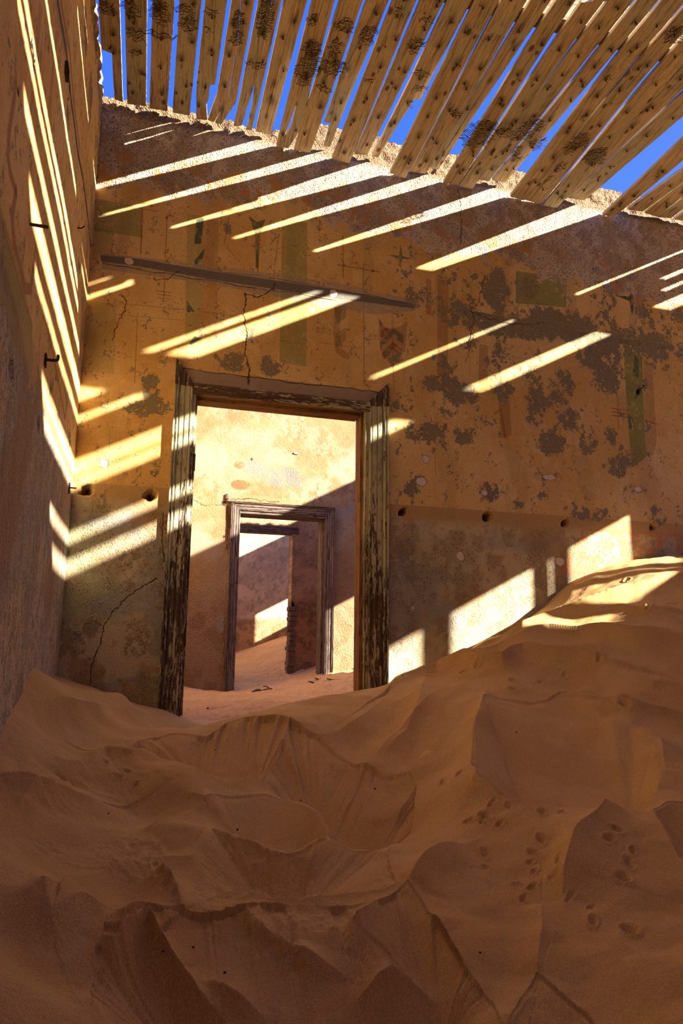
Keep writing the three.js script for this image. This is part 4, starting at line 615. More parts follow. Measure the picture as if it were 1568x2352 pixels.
// pits where sand has slid: a bottom and a rim, both in photo pixels with a height over the smooth drift; the faces between are straight slides
const PITS = [
  { b: [452, 1769, 2.78], c: [585, 1786, 2.735], deep: 0.05, lip: 0.012, rill: 0.008, rim: [[306, 1722, 2.95], [315, 1709, 3.0], [342, 1697, 3.03], [396, 1679, 3.1], [440, 1692, 3.06], [472, 1700, 3.04], [525, 1668, 3.13], [560, 1660, 3.12], [594, 1657, 3.1], [660, 1660, 3.05], [644, 1724, 2.88], [612, 1772, 2.77], [540, 1796, 2.69], [470, 1792, 2.68], [400, 1772, 2.74], [350, 1750, 2.82]] },
  { b: [720, 1862, 2.57], c: [862, 1932, 2.44], deep: 0.07, lip: 0.018, rill: 0.006, rim: [[666, 1661, 3.05], [702, 1682, 3.0], [735, 1698, 2.97], [774, 1730, 2.9], [815, 1757, 2.84], [840, 1754, 2.83], [881, 1787, 2.76], [941, 1778, 2.74], [955, 1814, 2.66], [949, 1868, 2.54], [941, 1916, 2.45], [900, 1946, 2.38], [840, 1956, 2.36], [775, 1944, 2.38], [755, 1904, 2.47], [738, 1874, 2.53], [684, 1844, 2.6], [624, 1826, 2.66], [604, 1800, 2.71], [612, 1772, 2.77], [644, 1724, 2.88]] },
  { b: [570, 1916, 2.43], c: [700, 1930, 2.39], deep: 0.05, lip: 0, rill: 0.004, pow: 1.1, rim: [[468, 1868, 2.5], [498, 1844, 2.58], [552, 1835, 2.62], [612, 1826, 2.64], [684, 1844, 2.58], [732, 1874, 2.51], [752, 1904, 2.44], [752, 1938, 2.34], [720, 1946, 2.31], [676, 1966, 2.25], [624, 1960, 2.26], [552, 1934, 2.3], [480, 1913, 2.34]] },
  { b: [634, 2060, 2.06], c: [660, 2062, 2.05], deep: 0.08, lip: 0.004, rill: 0.005, rim: [[480, 1913, 2.34], [552, 1934, 2.3], [624, 1961, 2.25], [678, 1967, 2.24], [720, 1950, 2.29], [755, 1938, 2.33], [810, 1964, 2.26], [845, 1964, 2.25], [893, 1950, 2.26], [892, 1994, 2.15], [910, 2040, 2.04], [833, 2056, 1.99], [750, 2066, 1.97], [695, 2072, 1.96], [630, 2074, 1.96], [540, 2058, 2.0], [468, 2024, 2.06], [444, 1988, 2.14], [450, 1946, 2.24]] },
  { b: [420, 2370, 1.6], c: [1010, 2330, 1.62], deep: 0.08, lip: 0.012, rill: 0.003, pow: 0.9, rim: [[203, 2260, 1.6], [222, 2198, 1.7], [268, 2138, 1.8], [330, 2105, 1.86], [417, 2112, 1.88], [500, 2112, 1.9], [560, 2104, 1.93], [640, 2100, 1.94], [760, 2104, 1.93], [850, 2098, 1.93], [905, 2056, 2.0], [937, 2038, 2.03], [968, 2072, 1.95], [987, 2107, 1.88], [1022, 2145, 1.81], [1064, 2221, 1.7], [1100, 2268, 1.64], [1133, 2306, 1.59], [1160, 2400, 1.48], [1080, 2560, 1.32], [700, 2640, 1.28], [360, 2560, 1.3], [230, 2400, 1.42]] },
  { b: [310, 2352, 1.53], deep: 0.05, lip: 0, rill: 0.004, rim: [[205, 2290, 1.56], [243, 2233, 1.66], [290, 2202, 1.71], [337, 2192, 1.72], [348, 2236, 1.66], [372, 2284, 1.6], [432, 2330, 1.56], [430, 2450, 1.42], [230, 2450, 1.4]] },
  { b: [1240, 2410, 1.43], deep: 0.04, lip: 0, rill: 0.004, rim: [[1170, 2330, 1.52], [1196, 2290, 1.57], [1232, 2252, 1.63], [1290, 2294, 1.56], [1347, 2332, 1.5], [1420, 2420, 1.38], [1360, 2560, 1.25], [1180, 2520, 1.3]] },
  { b: [1210, 1832, 2.32], c: [1440, 1862, 2.18], deep: 0.08, lip: 0, rill: 0.0, pow: 1.15, rim: [[1086, 1700, 2.72], [1113, 1604, 3.02], [1158, 1611, 3.0], [1215, 1616, 2.97], [1261, 1607, 2.98], [1301, 1585, 3.04], [1363, 1605, 2.93], [1440, 1650, 2.75], [1500, 1715, 2.52], [1518, 1800, 2.27], [1490, 1868, 2.09], [1462, 1879, 2.07], [1404, 1882, 2.08], [1305, 1864, 2.16], [1189, 1839, 2.27], [1154, 1826, 2.32], [1100, 1790, 2.42], [1082, 1760, 2.52]] },
  { b: [1600, 1955, 1.85], deep: 0.05, lip: 0, rill: 0, pow: 1.2, rim: [[1500, 1872, 2.04], [1530, 1853, 2.07], [1620, 1850, 2.05], [1700, 1950, 1.8], [1640, 2040, 1.65], [1560, 1980, 1.78]] },
];
const CTRL = [
  ...PITS.flatMap((p) => p.rim.map((q) => at(...q))),
  at(133, 1560, 4), at(250, 1592, 4), at(361, 1634, 4), at(415, 1648, 4), at(500, 1666, 4), at(887, 1580, 4), at(1030, 1520, 4), at(1235, 1405, 4), at(1300, 1345, 4), at(1463, 1284, 4), [3.55, 0.63, 4], [4.2, 0.7, 4], [5.3, 0.75, 4], [0.75, -0.42, 4.05],
  at(70, 1555, 3.06), at(35, 1625, 2.76), at(0, 1700, 2.53), [-0.43, -0.42, 1.9], [-0.43, -0.55, 1.2],
  at(250, 1640, 3.6), at(420, 1690, 3.5), at(740, 1600, 3.4), at(890, 1582, 3.6), at(900, 1700, 2.98), at(1000, 1640, 3.05), at(1010, 1760, 2.7),
  at(150, 1680, 3.0), at(150, 1850, 2.4), at(300, 1860, 2.5), at(300, 2100, 1.9), at(120, 2100, 1.75), at(60, 2300, 1.4),
  
  at(1040, 1530, 3.75), at(1200, 1470, 3.6), at(1200, 1575, 3.12), at(1200, 2000, 2.0), at(1200, 2150, 1.8),
  at(1340, 1410, 3.62), at(1440, 1375, 3.55), at(1568, 1325, 3.5), at(1568, 1480, 3.0), at(1568, 1680, 2.62), at(1400, 2100, 1.72), at(1568, 2150, 1.56), at(1568, 2352, 1.3), at(1450, 2250, 1.5),
  [0.3, -0.9, 0.8], [-0.43, -0.65, 0.5], [1.3, -0.8, 0.8], [2.6, -0.3, 1.2], [4.2, 0.1, 1.5], [4.2, 0.55, 3], [5.3, 0.2, 1.5], [5.3, 0.6, 3], [3.4, 0.1, 2.4], [0, -0.85, -0.5], [2, -0.6, -0.5], [4.2, -0.2, 0], [-0.43, -0.8, -2], [2, -0.7, -3], [4.2, -0.5, -3], [-0.43, -0.8, -6.5], [2, -0.7, -6.5], [5.3, -0.5, -6.5],
  [-0.43, -0.4, 4.6], [1.3, -0.33, 4.6], [0.9, -0.40, 5.2], [2.2, -0.25, 5], [4.2, 0.0, 5], [-0.43, -0.42, 7.8], at(420, 1577, 7.8), at(520, 1588, 7.8), at(765, 1543, 7.8), [2.6, -0.2, 7.8], [4.2, 0.1, 7.8], [0.9, -0.43, 6.5], [1.2, -0.40, 8.3],
  at(540, 1556, 9.0), at(640, 1560, 9.2), at(739, 1524, 9.9), at(666, 1548, 9.9), [0.9, -0.36, 9.9], [2.8, -0.1, 9.9], at(540, 1498, 13), at(588, 1482, 13), at(666, 1457, 13), [0.4, -0.1, 13], [3.5, 0.5, 13], at(590, 1530, 11.2), at(660, 1500, 11.6),
];
const tps = (() => {
  const n = CTRL.length, m = n + 3, A = Array.from({ length: m }, () => new Float64Array(m + 1)), U = (r2) => r2 < 1e-12 ? 0 : r2 * Math.log(r2);
  for (let i = 0; i < n; i++) { for (let j = 0; j < n; j++) A[i][j] = U((CTRL[i][0] - CTRL[j][0]) ** 2 + (CTRL[i][2] - CTRL[j][2]) ** 2) + (i === j ? 0.0006 : 0); A[i][n] = A[n][i] = 1; A[i][n + 1] = A[n + 1][i] = CTRL[i][0]; A[i][n + 2] = A[n + 2][i] = CTRL[i][2]; A[i][m] = CTRL[i][1]; }
  for (let c = 0; c < m; c++) { let p = c; for (let r = c + 1; r < m; r++) if (Math.abs(A[r][c]) > Math.abs(A[p][c])) p = r; [A[c], A[p]] = [A[p], A[c]]; for (let r = 0; r < m; r++) if (r !== c) { const f = A[r][c] / A[c][c]; if (f) for (let k = c; k <= m; k++) A[r][k] -= f * A[c][k]; } }
  const w = A.map((r, i) => r[m] / r[i]);
  return (x, d) => { let s = w[n] + w[n + 1] * x + w[n + 2] * d; for (let i = 0; i < n; i++) { const dx = x - CTRL[i][0], dd = d - CTRL[i][2]; s += w[i] * U(dx * dx + dd * dd); } return s; };
})();
// coarse table of the smooth drift for speed
const TX0 = -0.5, TX1 = 5.4, TD0 = -6.6, TD1 = 13.1, TN = 0.04, tnx = Math.ceil((TX1 - TX0) / TN) + 1, tnd = Math.ceil((TD1 - TD0) / TN) + 1, table = new Float32Array(tnx * tnd);
for (let j = 0; j < tnd; j++) for (let i = 0; i < tnx; i++) table[j * tnx + i] = tps(TX0 + i * TN, TD0 + j * TN);
const cub = (a, b, c, d, t) => b + 0.5 * t * (c - a + t * (2 * a - 5 * b + 4 * c - d + t * (3 * (b - c) + d - a)));
function drift(x, d) {
  const fx = clamp((x - TX0) / TN, 1, tnx - 3), fd = clamp((d - TD0) / TN, 1, tnd - 3), i = Math.floor(fx), j = Math.floor(fd), tx = fx - i, td = fd - j, T = (a, b) => table[b * tnx + a];
  const row = (b) => cub(T(i - 1, b), T(i, b), T(i + 1, b), T(i + 2, b), tx);
  return cub(row(j - 1), row(j), row(j + 1), row(j + 2), td);
}
const onDrift = (px, py, dh = 0) => { const r = ray(px, py); let lo = 0.7, hi = 4.2; const f = (d) => r[1] / r[2] * d - drift(r[0] / r[2] * d, d) - dh; let d = lo; for (; d < hi; d += 0.01) if (f(d) < 0) break; let a = d - 0.01, b = d; for (let k = 0; k < 20; k++) { const m = (a + b) / 2; f(m) < 0 ? b = m : a = m; } d = (a + b) / 2; return [r[0] / r[2] * d, r[1] / r[2] * d, d]; };
// crests in photo pixels: height, width on the left or far side, width on the right or near side
const CRESTS = [
  [[[1404, 1882], [1393, 1900], [1370, 1942], [1324, 1985], [1300, 2040], [1290, 2090]], 0.045, 0.13, 0.05], [[[1232, 2252], [1246, 2170], [1244, 2090]], 0.025, 0.10, 0.06], [[[1064, 1953], [1010, 1980], [968, 2010], [940, 2036]], 0.03, 0.10, 0.05],
  [[[900, 1590], [1000, 1545], [1060, 1533], [1110, 1542], [1154, 1545], [1180, 1526], [1198, 1519], [1260, 1520], [1337, 1520], [1400, 1534]], 0.05, 0.17, 0.04], [[[980, 1560], [960, 1640], [930, 1700], [880, 1740]], 0.018, 0.08, 0.09], [[[1110, 1604], [1098, 1680], [1090, 1740]], 0.03, 0.12, 0.04],
  [[[60, 1628], [88, 1626], [145, 1639], [222, 1652], [303, 1656], [360, 1650]], 0.03, 0.12, 0.045], [[[246, 1596], [276, 1625], [305, 1655]], 0.025, 0.05, 0.14], [[[0, 1812], [40, 1824], [80, 1843], [145, 1851], [222, 1859]], 0.028, 0.13, 0.05], [[[84, 2060], [115, 2137], [191, 2122], [268, 2137]], 0.02, 0.06, 0.05], [[[0, 2084], [130, 2091], [199, 2060], [260, 2022], [330, 2004], [444, 1985]], 0.022, 0.08, 0.05],
  [[[360, 2024], [385, 2062], [417, 2110]], 0.03, 0.035, 0.04], [[[1100, 1500], [1200, 1470], [1290, 1432], [1400, 1392], [1500, 1352], [1590, 1316]], 0.035, 0.14, 0.05], [[[1160, 1500], [1260, 1470], [1350, 1466], [1450, 1480], [1568, 1470]], 0.04, 0.16, 0.045], [[[1330, 1430], [1420, 1416], [1500, 1424], [1568, 1410]], 0.025, 0.12, 0.04], [[[1390, 1620], [1460, 1640], [1568, 1648]], 0.03, 0.12, 0.04], [[[330, 1742], [300, 1760], [240, 1742], [205, 1762]], 0.03, 0.05, 0.08], [[[130, 1790], [165, 1775], [196, 1776]], 0.02, 0.06, 0.04], [[[0, 1900], [70, 1850], [90, 1846]], 0.015, 0.06, 0.06], [[[420, 1850], [470, 1865], [500, 1846]], 0.015, 0.05, 0.05], [[[330, 1930], [400, 1905], [460, 1872]], 0.018, 0.05, 0.05], [[[1420, 1560], [1500, 1590], [1568, 1580]], 0.02, 0.1, 0.06], [[[1480, 1690], [1520, 1720], [1530, 1790]], 0.02, 0.06, 0.05],
  [[[700, 1690], [760, 1690], [830, 1655], [900, 1600]], 0.012, 0.07, 0.07], [[[860, 1740], [900, 1710], [960, 1650], [1000, 1600]], 0.014, 0.06, 0.06], [[[520, 2110], [560, 2180], [620, 2240]], 0.012, 0.04, 0.03], [[[860, 2098], [830, 2140], [800, 2170]], 0.016, 0.05, 0.04],
];
const MOUNDS = [[400, 1815, 0.045, 0.13, 0.12], [230, 1780, 0.03, 0.09, 0.08], [120, 1680, -0.03, 0.12, 0.09], [150, 1800, -0.02, 0.05, 0.03], [420, 1930, 0.025, 0.10, 0.08], [820, 1700, -0.02, 0.12, 0.10], [960, 1700, -0.015, 0.06, 0.12], [1480, 1440, 0.03, 0.18, 0.1], [1350, 1470, -0.02, 0.15, 0.08], [60, 2170, -0.03, 0.1, 0.1], [100, 1960, -0.03, 0.14, 0.12], [640, 2180, 0.02, 0.1, 0.06], [480, 2290, 0.025, 0.08, 0.05], [850, 2290, 0.02, 0.12, 0.06]];
const PRINTS = [[1133, 1840], [1125, 1852], [1167, 1850, 1.2], [1113, 1880, 1.7], [1075, 1890, 1.3], [1146, 1898, 1.3], [1106, 1892], [1244, 1867, 1.2], [1290, 1872], [1368, 1890], [1422, 1893], [1242, 1936, 1.5], [1222, 1965, 1.3], [1217, 1988], [1226, 2009], [1282, 2009, 1.2], [1274, 2041, 1.7], [1186, 2035], [1222, 2049, 1.3], [1201, 2074, 1.2], [1113, 1965, 1.5], [1115, 1999], [1312, 2083], [1305, 2093], [1362, 2129, 1.4], [1446, 2144, 1.9], [1418, 1953, 1.4], [1402, 1974, 1.5], [1454, 1982, 1.2], [1446, 2007, 1.6], [1433, 2037, 1.7], [1358, 2097], [1064, 1549, 1.4], [1096, 1545, 1.5], [1176, 1569, 1.3], [1176, 1591, 1.3], [1239, 1569, 1.2], [1297, 1549, 1.2], [1319, 1598], [1435, 1638, 1.8], [1377, 1533, 1.2], [1055, 1779, 1.4], [1015, 1799, 1.4], [1118, 1596], [1091, 1757, 1.2], [988, 1556, 1.2], [1440, 1340, 1.5], [1250, 1440, 1.2], [1215, 1455, 1.2], [1540, 1390, 1.4], [1490, 1424, 1.4], [640, 1880, 0.5], [548, 1908, 0.6], [140, 1797, 1.8], [316, 1716, 1.2], [804, 2022, 1.0], [780, 2026, 1.2], [360, 2020, 1.4], [372, 2050, 1.5], [384, 2074, 1.5], [400, 2095, 1.3], [240, 1770, 1.2], [290, 1790, 1.2], [270, 1800, 1.1], [310, 1820, 1]];
const pits = PITS.map((p) => {
  const B = at(...p.b), C = p.c ? at(...p.c) : B.slice(), rim = p.rim.map((q) => at(...q)), deep = p.deep ?? 0.03;
  B[1] -= deep; if (p.c) C[1] -= deep; else C[1] = B[1];
  return { ...p, B, C, rim, box: [Math.min(...rim.map((q) => q[0])) - 0.3, Math.max(...rim.map((q) => q[0])) + 0.3, Math.min(...rim.map((q) => q[2])) - 0.3, Math.max(...rim.map((q) => q[2])) + 0.3] };
});
// how far from the line along the bottom towards the rim a point lies: [share, distance outside, rim point, bearing, bottom height]
function inPit(p, x, d) {
  if (x < p.box[0] || x > p.box[1] || d < p.box[2] || d > p.box[3]) return null;
  const { B, C, rim } = p, ex = C[0] - B[0], ed = C[2] - B[2], L = ex * ex + ed * ed, u = L > 1e-9 ? clamp(((x - B[0]) * ex + (d - B[2]) * ed) / L) : 0, bx = B[0] + u * ex, bd = B[2] + u * ed, dx = x - bx, dd = d - bd, r = Math.hypot(dx, dd);
  if (r < 1e-6) return [0, 0, x, d, 0, lerp(B[1], C[1], u)];
  let s = 0; const n = rim.length;
  for (let i = 0; i < n; i++) { const a = rim[i], b = rim[(i + 1) % n], fx = b[0] - a[0], fd = b[2] - a[2], den = dx * fd - dd * fx; if (Math.abs(den) < 1e-12) continue; const ax = a[0] - bx, ad = a[2] - bd, q = (ax * fd - ad * fx) / den, w = (ax * dd - ad * dx) / den; if (q > 0 && w >= -1e-6 && w <= 1 + 1e-6 && q > s) s = q; }
  if (s <= 0) return null; return [1 / s, (1 - s) * r, bx + dx * s, bd + dd * s, Math.atan2(dd, dx), lerp(B[1], C[1], u)];
}
const crestOf = ([pts, h, a, b], on) => { const w = pts.map(([x, y]) => on(x, y)); return { w, h: h * 2.1, a: a * 0.9, b: b * 0.9, box: [Math.min(...w.map((q) => q[0])) - 0.5, Math.max(...w.map((q) => q[0])) + 0.5, Math.min(...w.map((q) => q[2])) - 0.5, Math.max(...w.map((q) => q[2])) + 0.5] }; };
const crests = CRESTS.map((c) => crestOf(c, onDrift));
const mounds = MOUNDS.map(([x, y, h, rx, rd]) => [onDrift(x, y, 0), h, rx, rd]);
function crestAt(c, x, d) {
  let best = 1e9, side = 1, along = 0; const w = c.w;
  for (let i = 0; i + 1 < w.length; i++) { const ax = w[i][0], ad = w[i][2], ex = w[i + 1][0] - ax, ed = w[i + 1][2] - ad, L = ex * ex + ed * ed, t = clamp(((x - ax) * ex + (d - ad) * ed) / L), qx = x - ax - t * ex, qd = d - ad - t * ed, q = Math.hypot(qx, qd); if (q < best) { best = q; side = ex * qd - ed * qx; along = (i + t) / (w.length - 1); } }
  return c.h * Math.sin(Math.PI * clamp(along * 0.9 + 0.05)) ** 0.6 * Math.exp(-best / (side > 0 ? c.a : c.b));
}
function shaped(x, d) {                            // drift with crests and hummocks
  let h = drift(x, d);
  for (const c of crests) { if (x < c.box[0] || x > c.box[1] || d < c.box[2] || d > c.box[3]) continue; h += crestAt(c, x, d); }
  for (const [m, a, rx, rd] of mounds) { const q = ((x - m[0]) / rx) ** 2 + ((d - m[2]) / rd) ** 2; if (q < 6) h += a * Math.exp(-q); }
  return h;
}
const LATE = [[[[243, 2244], [288, 2206], [337, 2196], [362, 2250], [400, 2300], [480, 2362]], 0.055, 0.05, 0.03], [[[560, 2116], [604, 2172], [690, 2234], [780, 2262]], 0.018, 0.05, 0.03], [[[872, 2098], [842, 2140], [806, 2172], [800, 2230]], 0.028, 0.06, 0.035], [[[1000, 2330], [900, 2290], [820, 2330]], 0.03, 0.06, 0.04], [[[756, 1942], [730, 1990], [704, 2030]], 0.02, 0.035, 0.03], [[[640, 2120], [650, 2200]], 0.014, 0.04, 0.03], [[[470, 2300], [520, 2330], [600, 2352]], 0.02, 0.04, 0.03]];
let late = [];
const prints = PRINTS.map(([x, y, s = 1], i) => { const q = onDrift(x, y, 0); return [q[0], q[2], 0.011 * s * (0.6 + 0.2 * q[2]), i * 0.7]; });
function carve(x, d) {
  if (d > 4.3 || d < 0.6) { const n = (smp(N2, x / 1.3, d / 1.3) - 0.5) * 0.035 + (smp(N3, x / 1.6, d / 1.1) - 0.5) * 0.016; return drift(x, d) + (d > 4.15 ? n * sst(4.15, 4.6, d) : 0); }
  const base = shaped(x, d); let h = base, up = 0;
  for (const p of pits) {
    const q = inPit(p, x, d); if (!q) continue; const [t, out, rx, rd, th, yb] = q;
    if (t >= 1) { up = Math.max(up, 0.008 * Math.exp(-out / 0.045)); continue; }
    const lip = p.lip * sst(0.35, 0.7, smp(N2, rx / 0.7, rd / 0.7)) * 1.6, top = shaped(rx, rd) + 0.008 - lip, tt = p.pow ? Math.pow(t, p.pow) : t;
    let y = lerp(yb, top, tt);
    if (p.rill) y += p.rill * (smp(N2, (rx + rd) * 0.8 + p.B[0], 0.3 + 0.1 * t) - 0.5) * 2.4 * t * (1 - t) + p.rill * 0.5 * (smp(N3, (rx - rd) * 0.9, 0.1 * t + p.B[0]) - 0.5) * sst(0, 0.2, t) * sst(1, 0.9, t);
    h = Math.min(h, y);
  }
  h += up * sst(-0.004, 0.004, h - base + 0.002);
  for (const c of late) { if (x < c.box[0] || x > c.box[1] || d < c.box[2] || d > c.box[3]) continue; h += crestAt(c, x, d); }
  for (const [px, pd, r, k] of prints) { const dx = x - px, dd = d - pd; if (Math.abs(dx) > r * 2.6 || Math.abs(dd) > r * 2.6) continue; const c = Math.cos(k), s = Math.sin(k), q = Math.hypot((dx * c + dd * s) / 1.25, (dd * c - dx * s) / 0.8) / r; h += -0.85 * r * (1 - sst(0.25, 1.0, q)) + 0.28 * r * Math.exp(-((q - 1.25) ** 2) / 0.09) * (0.6 + 0.8 * smp(N2, dx * 9 + k, dd * 9)); }
  // wind ripples and crumbs
  const rip = smp(N1, x / 1.1, d / 0.7), inside = sst(0.0, -0.02, h - base), calm = 1 - 0.75 * inside;
  h += calm * (0.030 * (smp(N6, x / 1.9 + 0.2, d / 1.3) - 0.5) + 0.012 * (smp(N6, x / 0.75 + 0.6, d / 0.5 + 0.3) - 0.5)) + 0.0016 * (smp(N3, x / 1.4, d / 0.9) - 0.5) * (0.4 + rip) + 0.0011 * (smp(N4, x / 1.9, d / 1.9) - 0.5) * (0.5 + rip);
  const crumb = sst(0.56, 0.7, smp(N2, x / 1.7 + 0.5, d / 1.7)) * sst(0.9, 0.2, Math.abs(x - 0.1)) * sst(1.2, 1.6, d) * sst(3.0, 2.5, d); if (crumb > 0) h += crumb * 0.010 * (smp(N3, x / 0.9, d / 0.9) - 0.45);
  return h;
}
const onSand = (px, py) => { const r = ray(px, py); let d = 1.2; for (; d < 4; d += 0.01) if (r[1] / r[2] * d < carve(r[0] / r[2] * d, d)) break; return [r[0] / r[2] * d, r[1] / r[2] * d, d]; };
late = LATE.map((c) => crestOf(c, onSand));
const sandHeight = carve;
{
  const rows = [], NC = 800;
  for (let d = -6.5; d < 0.8; d += 0.1) rows.push(d);
  let d = 0.8; while (d < 4.2) { rows.push(d); d += 0.0016 + d * d * 0.0005; }
  while (d < 13.02) { rows.push(d); d += 0.012 + (d - 4) * 0.004; }
  rows.push(13.05);
  const colX = (d, t) => {
    const lo = XL - 0.02, hi = XR + 0.02, a = Math.max(lo, Math.min(-0.30 * d - 0.05, 0.3)), b = Math.min(hi, Math.max(0.5, 0.93 * d + 0.1)), A = 0.06, B = 0.9;
    const va = d > 4.3 ? 0.04 * d : a, vb = d > 4.3 ? 0.34 * d : b;
    return t < A ? lerp(lo, Math.max(lo, va), t / A) : t > B ? lerp(Math.min(hi, vb), hi, (t - B) / (1 - B)) : lerp(Math.max(lo, va), Math.min(hi, vb), (t - A) / (B - A));
  };
  let tris = 0;
  const part = (d0, d1, label, hole) => {
    const rs = [d0, ...rows.filter((q) => q > d0 + 1e-6 && q < d1 - 1e-6), d1], pos = [], uv = [], idx = [], n = hole ? 120 : NC, g = 0.004;
    for (const d of rs) for (let i = 0; i <= n; i++) { const x = hole ? lerp(hole[0], hole[1], i / n) : clamp(colX(d, i / n), XL - g, XR + g), y = sandHeight(x, d); pos.push(x, y + EY, -d); uv.push(x, d); }
    for (let j = 0; j < rs.length - 1; j++) for (let i = 0; i < n; i++) { const a = j * (n + 1) + i; idx.push(a, a + 1, a + n + 2, a, a + n + 2, a + n + 1); }
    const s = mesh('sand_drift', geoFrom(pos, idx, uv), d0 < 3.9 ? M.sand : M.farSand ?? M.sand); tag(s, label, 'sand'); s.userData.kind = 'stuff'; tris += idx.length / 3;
  };
  part(rows[0], 4.004, 'tan wind-blown sand drift filling the front room, with slid pits, sharp ridges and small animal tracks');
  part(4.004, 4.146, 'narrow tongue of sand lying across the sill of the first, nearest doorway', [0.19, 1.24]);
  part(4.146, 7.804, 'pale sand spread over the floor between the first and second doorways');
  part(7.804, 8.046, 'narrow tongue of sand across the sill of the second, framed doorway', [0.94, 1.975]);
  part(8.046, 9.904, 'rippled sand between the second door frame and the broken doorway behind it');
  part(9.904, 10.136, 'narrow tongue of sand across the broken third opening under the timber lintel', [0.91, 2.06]);
  part(10.136, 13.0, 'smooth sand bank rising against the farthest wall, seen through all three doorways');
  console.log('sand rows', rows.length, 'tris', tris);
}
// ---------------------------------------------------------------- small things
const iron = M.rust;
function thing(name, label, category, pos, grp) { const g = group(name); g.position.set(...pos); tag(g, label, category, grp); return g; }
const leftPoint = (px, py) => { const [d, y] = onLeft(px, py, XL); return [XL, y + EY, -d]; };
const tube = (pts, r, n = 10, k = 6) => new THREE.TubeGeometry(new THREE.CatmullRomCurve3(pts.map((p) => new THREE.Vector3(...p))), n, r, k);
{ // iron fixings left in the walls
  const hook = thing('wall_hook', 'black iron hook high over the grey dado of the left wall', 'hook', leftPoint(103, 828));
  mesh('plate', new THREE.BoxGeometry(0.006, 0.05, 0.03).translate(0.003, 0, 0), iron, hook); mesh('hook', tube([[0, 0.004, 0], [0.03, 0.004, 0], [0.045, 0.008, 0], [0.046, 0.028, 0]], 0.006), iron, hook);
  const peg = thing('wall_peg', 'short brown wooden peg in the ochre left wall between the light streaks', 'peg', leftPoint(68, 515));
  mesh('peg', new THREE.CylinderGeometry(0.005, 0.006, 0.06, 8).rotateZ(Math.PI / 2).translate(0.025, 0, 0), M.jamb, peg);
  const br = thing('corner_bracket', 'rusty iron bracket beside the room corner at the top of the dado', 'bracket', leftPoint(158, 1121));
  mesh('plate', new THREE.BoxGeometry(0.006, 0.055, 0.02).translate(0.003, 0, 0), iron, br); mesh('arm', new THREE.BoxGeometry(0.034, 0.006, 0.008).translate(0.02, 0.002, 0), iron, br);
  const pin = thing('wall_pin', 'thin bent iron pin on the left wall under the grey picture rail mark', 'pin', leftPoint(177, 523));
  mesh('pin', tube([[0, 0, 0], [0.02, 0.002, 0], [0.034, 0.014, 0.004]], 0.003), iron, pin);
  const sock = thing('rail_socket', 'black square iron socket set in the grey rail mark of the left wall', 'socket', leftPoint(151, 164));
  mesh('rim', mergeGeometries([[0, 0.024, 0.05, 0.006], [0, -0.024, 0.05, 0.006]].map(([z, y, w, h]) => new THREE.BoxGeometry(0.012, h, w).translate(0.004, y, z)).concat([[-0.024], [0.024]].map(([z]) => new THREE.BoxGeometry(0.012, 0.05, 0.006).translate(0.004, 0, z)))), iron, sock);
  mesh('back', new THREE.BoxGeometry(0.004, 0.045, 0.045).translate(0.001, 0, 0), std({ color: new THREE.Color(0.01, 0.009, 0.008) }), sock);
  const [nx, ny] = onWall(1466, 896), nail = thing('wall_nail', 'bent rusty nail beside the green painted band on the right of the wall', 'nail', [nx, ny + EY, -D + 0.004]);
  mesh('nail', tube([[0, 0, -0.02], [0, 0, 0.02], [0.004, 0.008, 0.04], [0.006, 0.016, 0.045]], 0.0035), iron, nail); mesh('head', new THREE.CylinderGeometry(0.009, 0.009, 0.003, 10).translate(0.006, 0.018, 0.045), iron, nail);
}
{ // the little oval tag on the wall of the second room
  const [x, y] = onWall(680, 1041, Z2), t = thing('wall_tag', 'small white oval tag with dark marks high on the sunlit wall of the second room', 'tag', [x, y + EY, -Z2 + 0.006]);
  mesh('plate', new THREE.CylinderGeometry(0.028, 0.028, 0.006, 24).rotateX(Math.PI / 2).scale(1.2, 0.5, 1), std({ color: new THREE.Color(0.72, 0.72, 0.70), roughness: 0.5 }), t);
  mesh('edge', new THREE.TorusGeometry(0.028, 0.0022, 6, 28).scale(1.2, 0.5, 1).translate(0, 0, 0.003), iron, t);
  mesh('mark', boxesAt([[-0.018, -0.004, 0.012, 0.004], [0.002, 0.002, 0.010, 0.003], [0.016, -0.005, 0.006, 0.008]]), iron, t);
}
function boxesAt(l) { return mergeGeometries(l.map(([x, y, w, h]) => new THREE.BoxGeometry(w, h, 0.002).translate(x, y, 0.004))); }
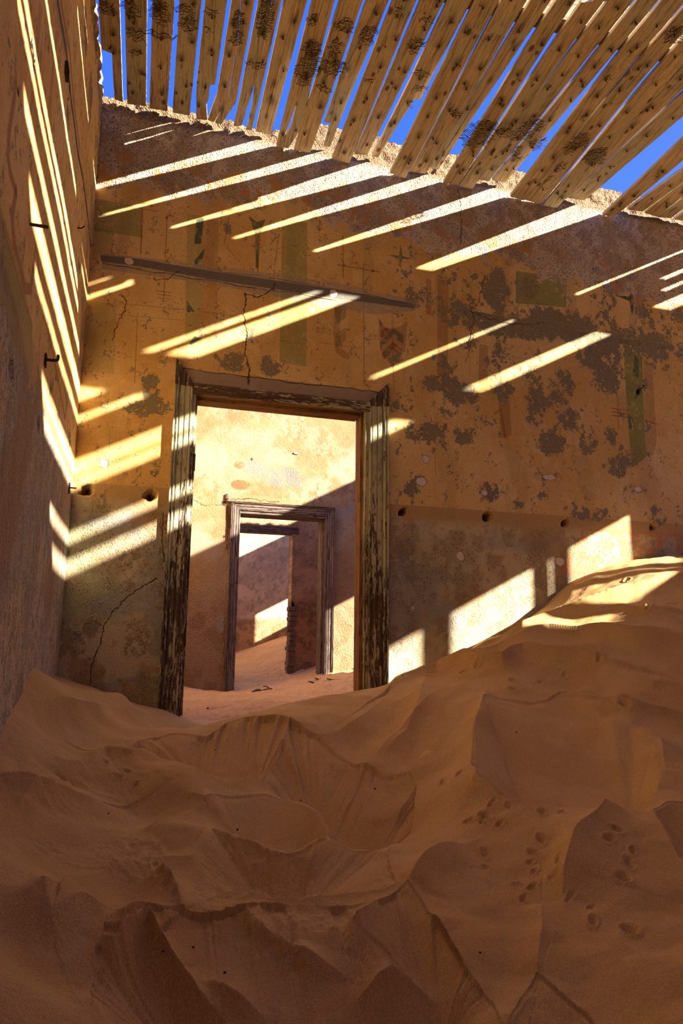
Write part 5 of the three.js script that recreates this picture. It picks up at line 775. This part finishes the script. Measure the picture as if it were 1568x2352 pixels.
{ // slivers of wood and pebbles on the sand
  const ground = (px, py, lo, hi) => { const r = ray(px, py); let a = lo, b = hi; for (let d = lo; d < hi; d += 0.02) { if (r[1] / r[2] * d < sandHeight(r[0] / r[2] * d, d)) { b = d; break; } a = d; } const d = (a + b) / 2, x = r[0] / r[2] * d; return [x, sandHeight(x, d) + EY, -d]; };
  const sliver = (l, w, s) => { const g = new THREE.BoxGeometry(l, 0.012, w, 6, 1, 1), p = g.attributes.position; for (let i = 0; i < p.count; i++) { const u = p.getX(i) / l; p.setY(i, p.getY(i) + 0.012 * Math.sin(u * 3 + s)); p.setZ(i, p.getZ(i) * (1 - 0.6 * Math.abs(u + 0.2 * Math.sin(s)))); } g.computeVertexNormals(); return g; };
  const S = [[606, 1584, 0.24, 0.03, -0.15, 'longest grey wood splinter lying on the sand before the second doorway', 7.2], [588, 1580, 0.15, 0.025, 0.5, 'short grey wood splinter tilted against the longest splinter on the sand', 7.2], [612, 1578, 0.10, 0.02, -0.3, 'smallest grey wood splinter behind the longest one on the sand', 7.4], [717, 1569, 0.16, 0.03, 0.6, 'grey wood splinter nearer the middle of the second doorway sill', 7.6], [730, 1561, 0.14, 0.025, 0.7, 'grey wood splinter just left of the foot of the second door frame', 7.8], [772, 1560, 0.3, 0.028, 0.05, 'dark wood stick lying at the right foot of the second door frame', 7.5]];
  S.forEach(([px, py, l, w, a, label, hi], i) => { const p = ground(px, py, 4.4, hi), m = mesh('wood_splinter', sliver(l * 0.7, w * 0.8, i), M.joist, scene); m.position.set(p[0], p[1] + 0.008, p[2]); m.rotation.set(0, a, 0.08 * Math.sin(i * 2)); tag(m, label, 'wood'); });
  const pebble = new THREE.IcosahedronGeometry(0.006, 1); { const q = pebble.attributes.position; for (let i = 0; i < q.count; i++) { const k = 0.8 + 0.5 * smp(N6, q.getX(i) * 30, q.getY(i) * 30 + q.getZ(i) * 17); q.setXYZ(i, q.getX(i) * k * 1.3, q.getY(i) * k * 0.8, q.getZ(i) * k); } pebble.computeVertexNormals(); }
  const dark = std({ color: new THREE.Color(0.05, 0.034, 0.022) });
  [[249, 1870, 'tiny dark pebble alone on the plain sand slope left of the pits'], [516, 2239, 'dark pebble on the face of the big front pit, lowest of three'], [443, 2183, 'dark pebble on the face of the big front pit, between two others'], [376, 2158, 'dark pebble on the face of the big front pit, leftmost of three'], [545, 1908, 'tiny dark pebble inside the middle bowl of the slid sand'], [691, 1841, 'tiny dark pebble on the rim between the middle bowl and the broad slide'], [494, 1724, 'tiny dark pebble on the streaked slide of the rear left pit'], [861, 1812, 'tiny dark pebble high on the broad slide under the cracked scarp'], [1186, 1685, 'tiny dark pebble inside the smooth bowl of the right dune'], [1102, 2184, 'tiny dark pebble right of the front scarp, below the animal tracks'],
    [516, 1602, 'dark pebble beyond the first doorway, nearest the splinters', 7], [642, 1592, 'dark pebble beyond the first doorway, rightmost of three', 7], [477, 1628, 'dark pebble beyond the first doorway, close behind the threshold', 7]].forEach(([px, py, label, hi], i) => { const p = hi ? ground(px, py, 4.3, 8) : ground(px, py, 1.1, 3.95), m = mesh('pebble', pebble, dark); m.scale.setScalar((hi ? 1.1 : 0.38) + 0.3 * ((i * 37) % 10) / 10); m.position.set(p[0], p[1] + 0.001, p[2]); m.rotation.y = i; tag(m, label, 'pebble', hi ? 'pebbles beyond the doorway' : 'pebbles on the front drift'); });
}
renderer.render(scene, camera);
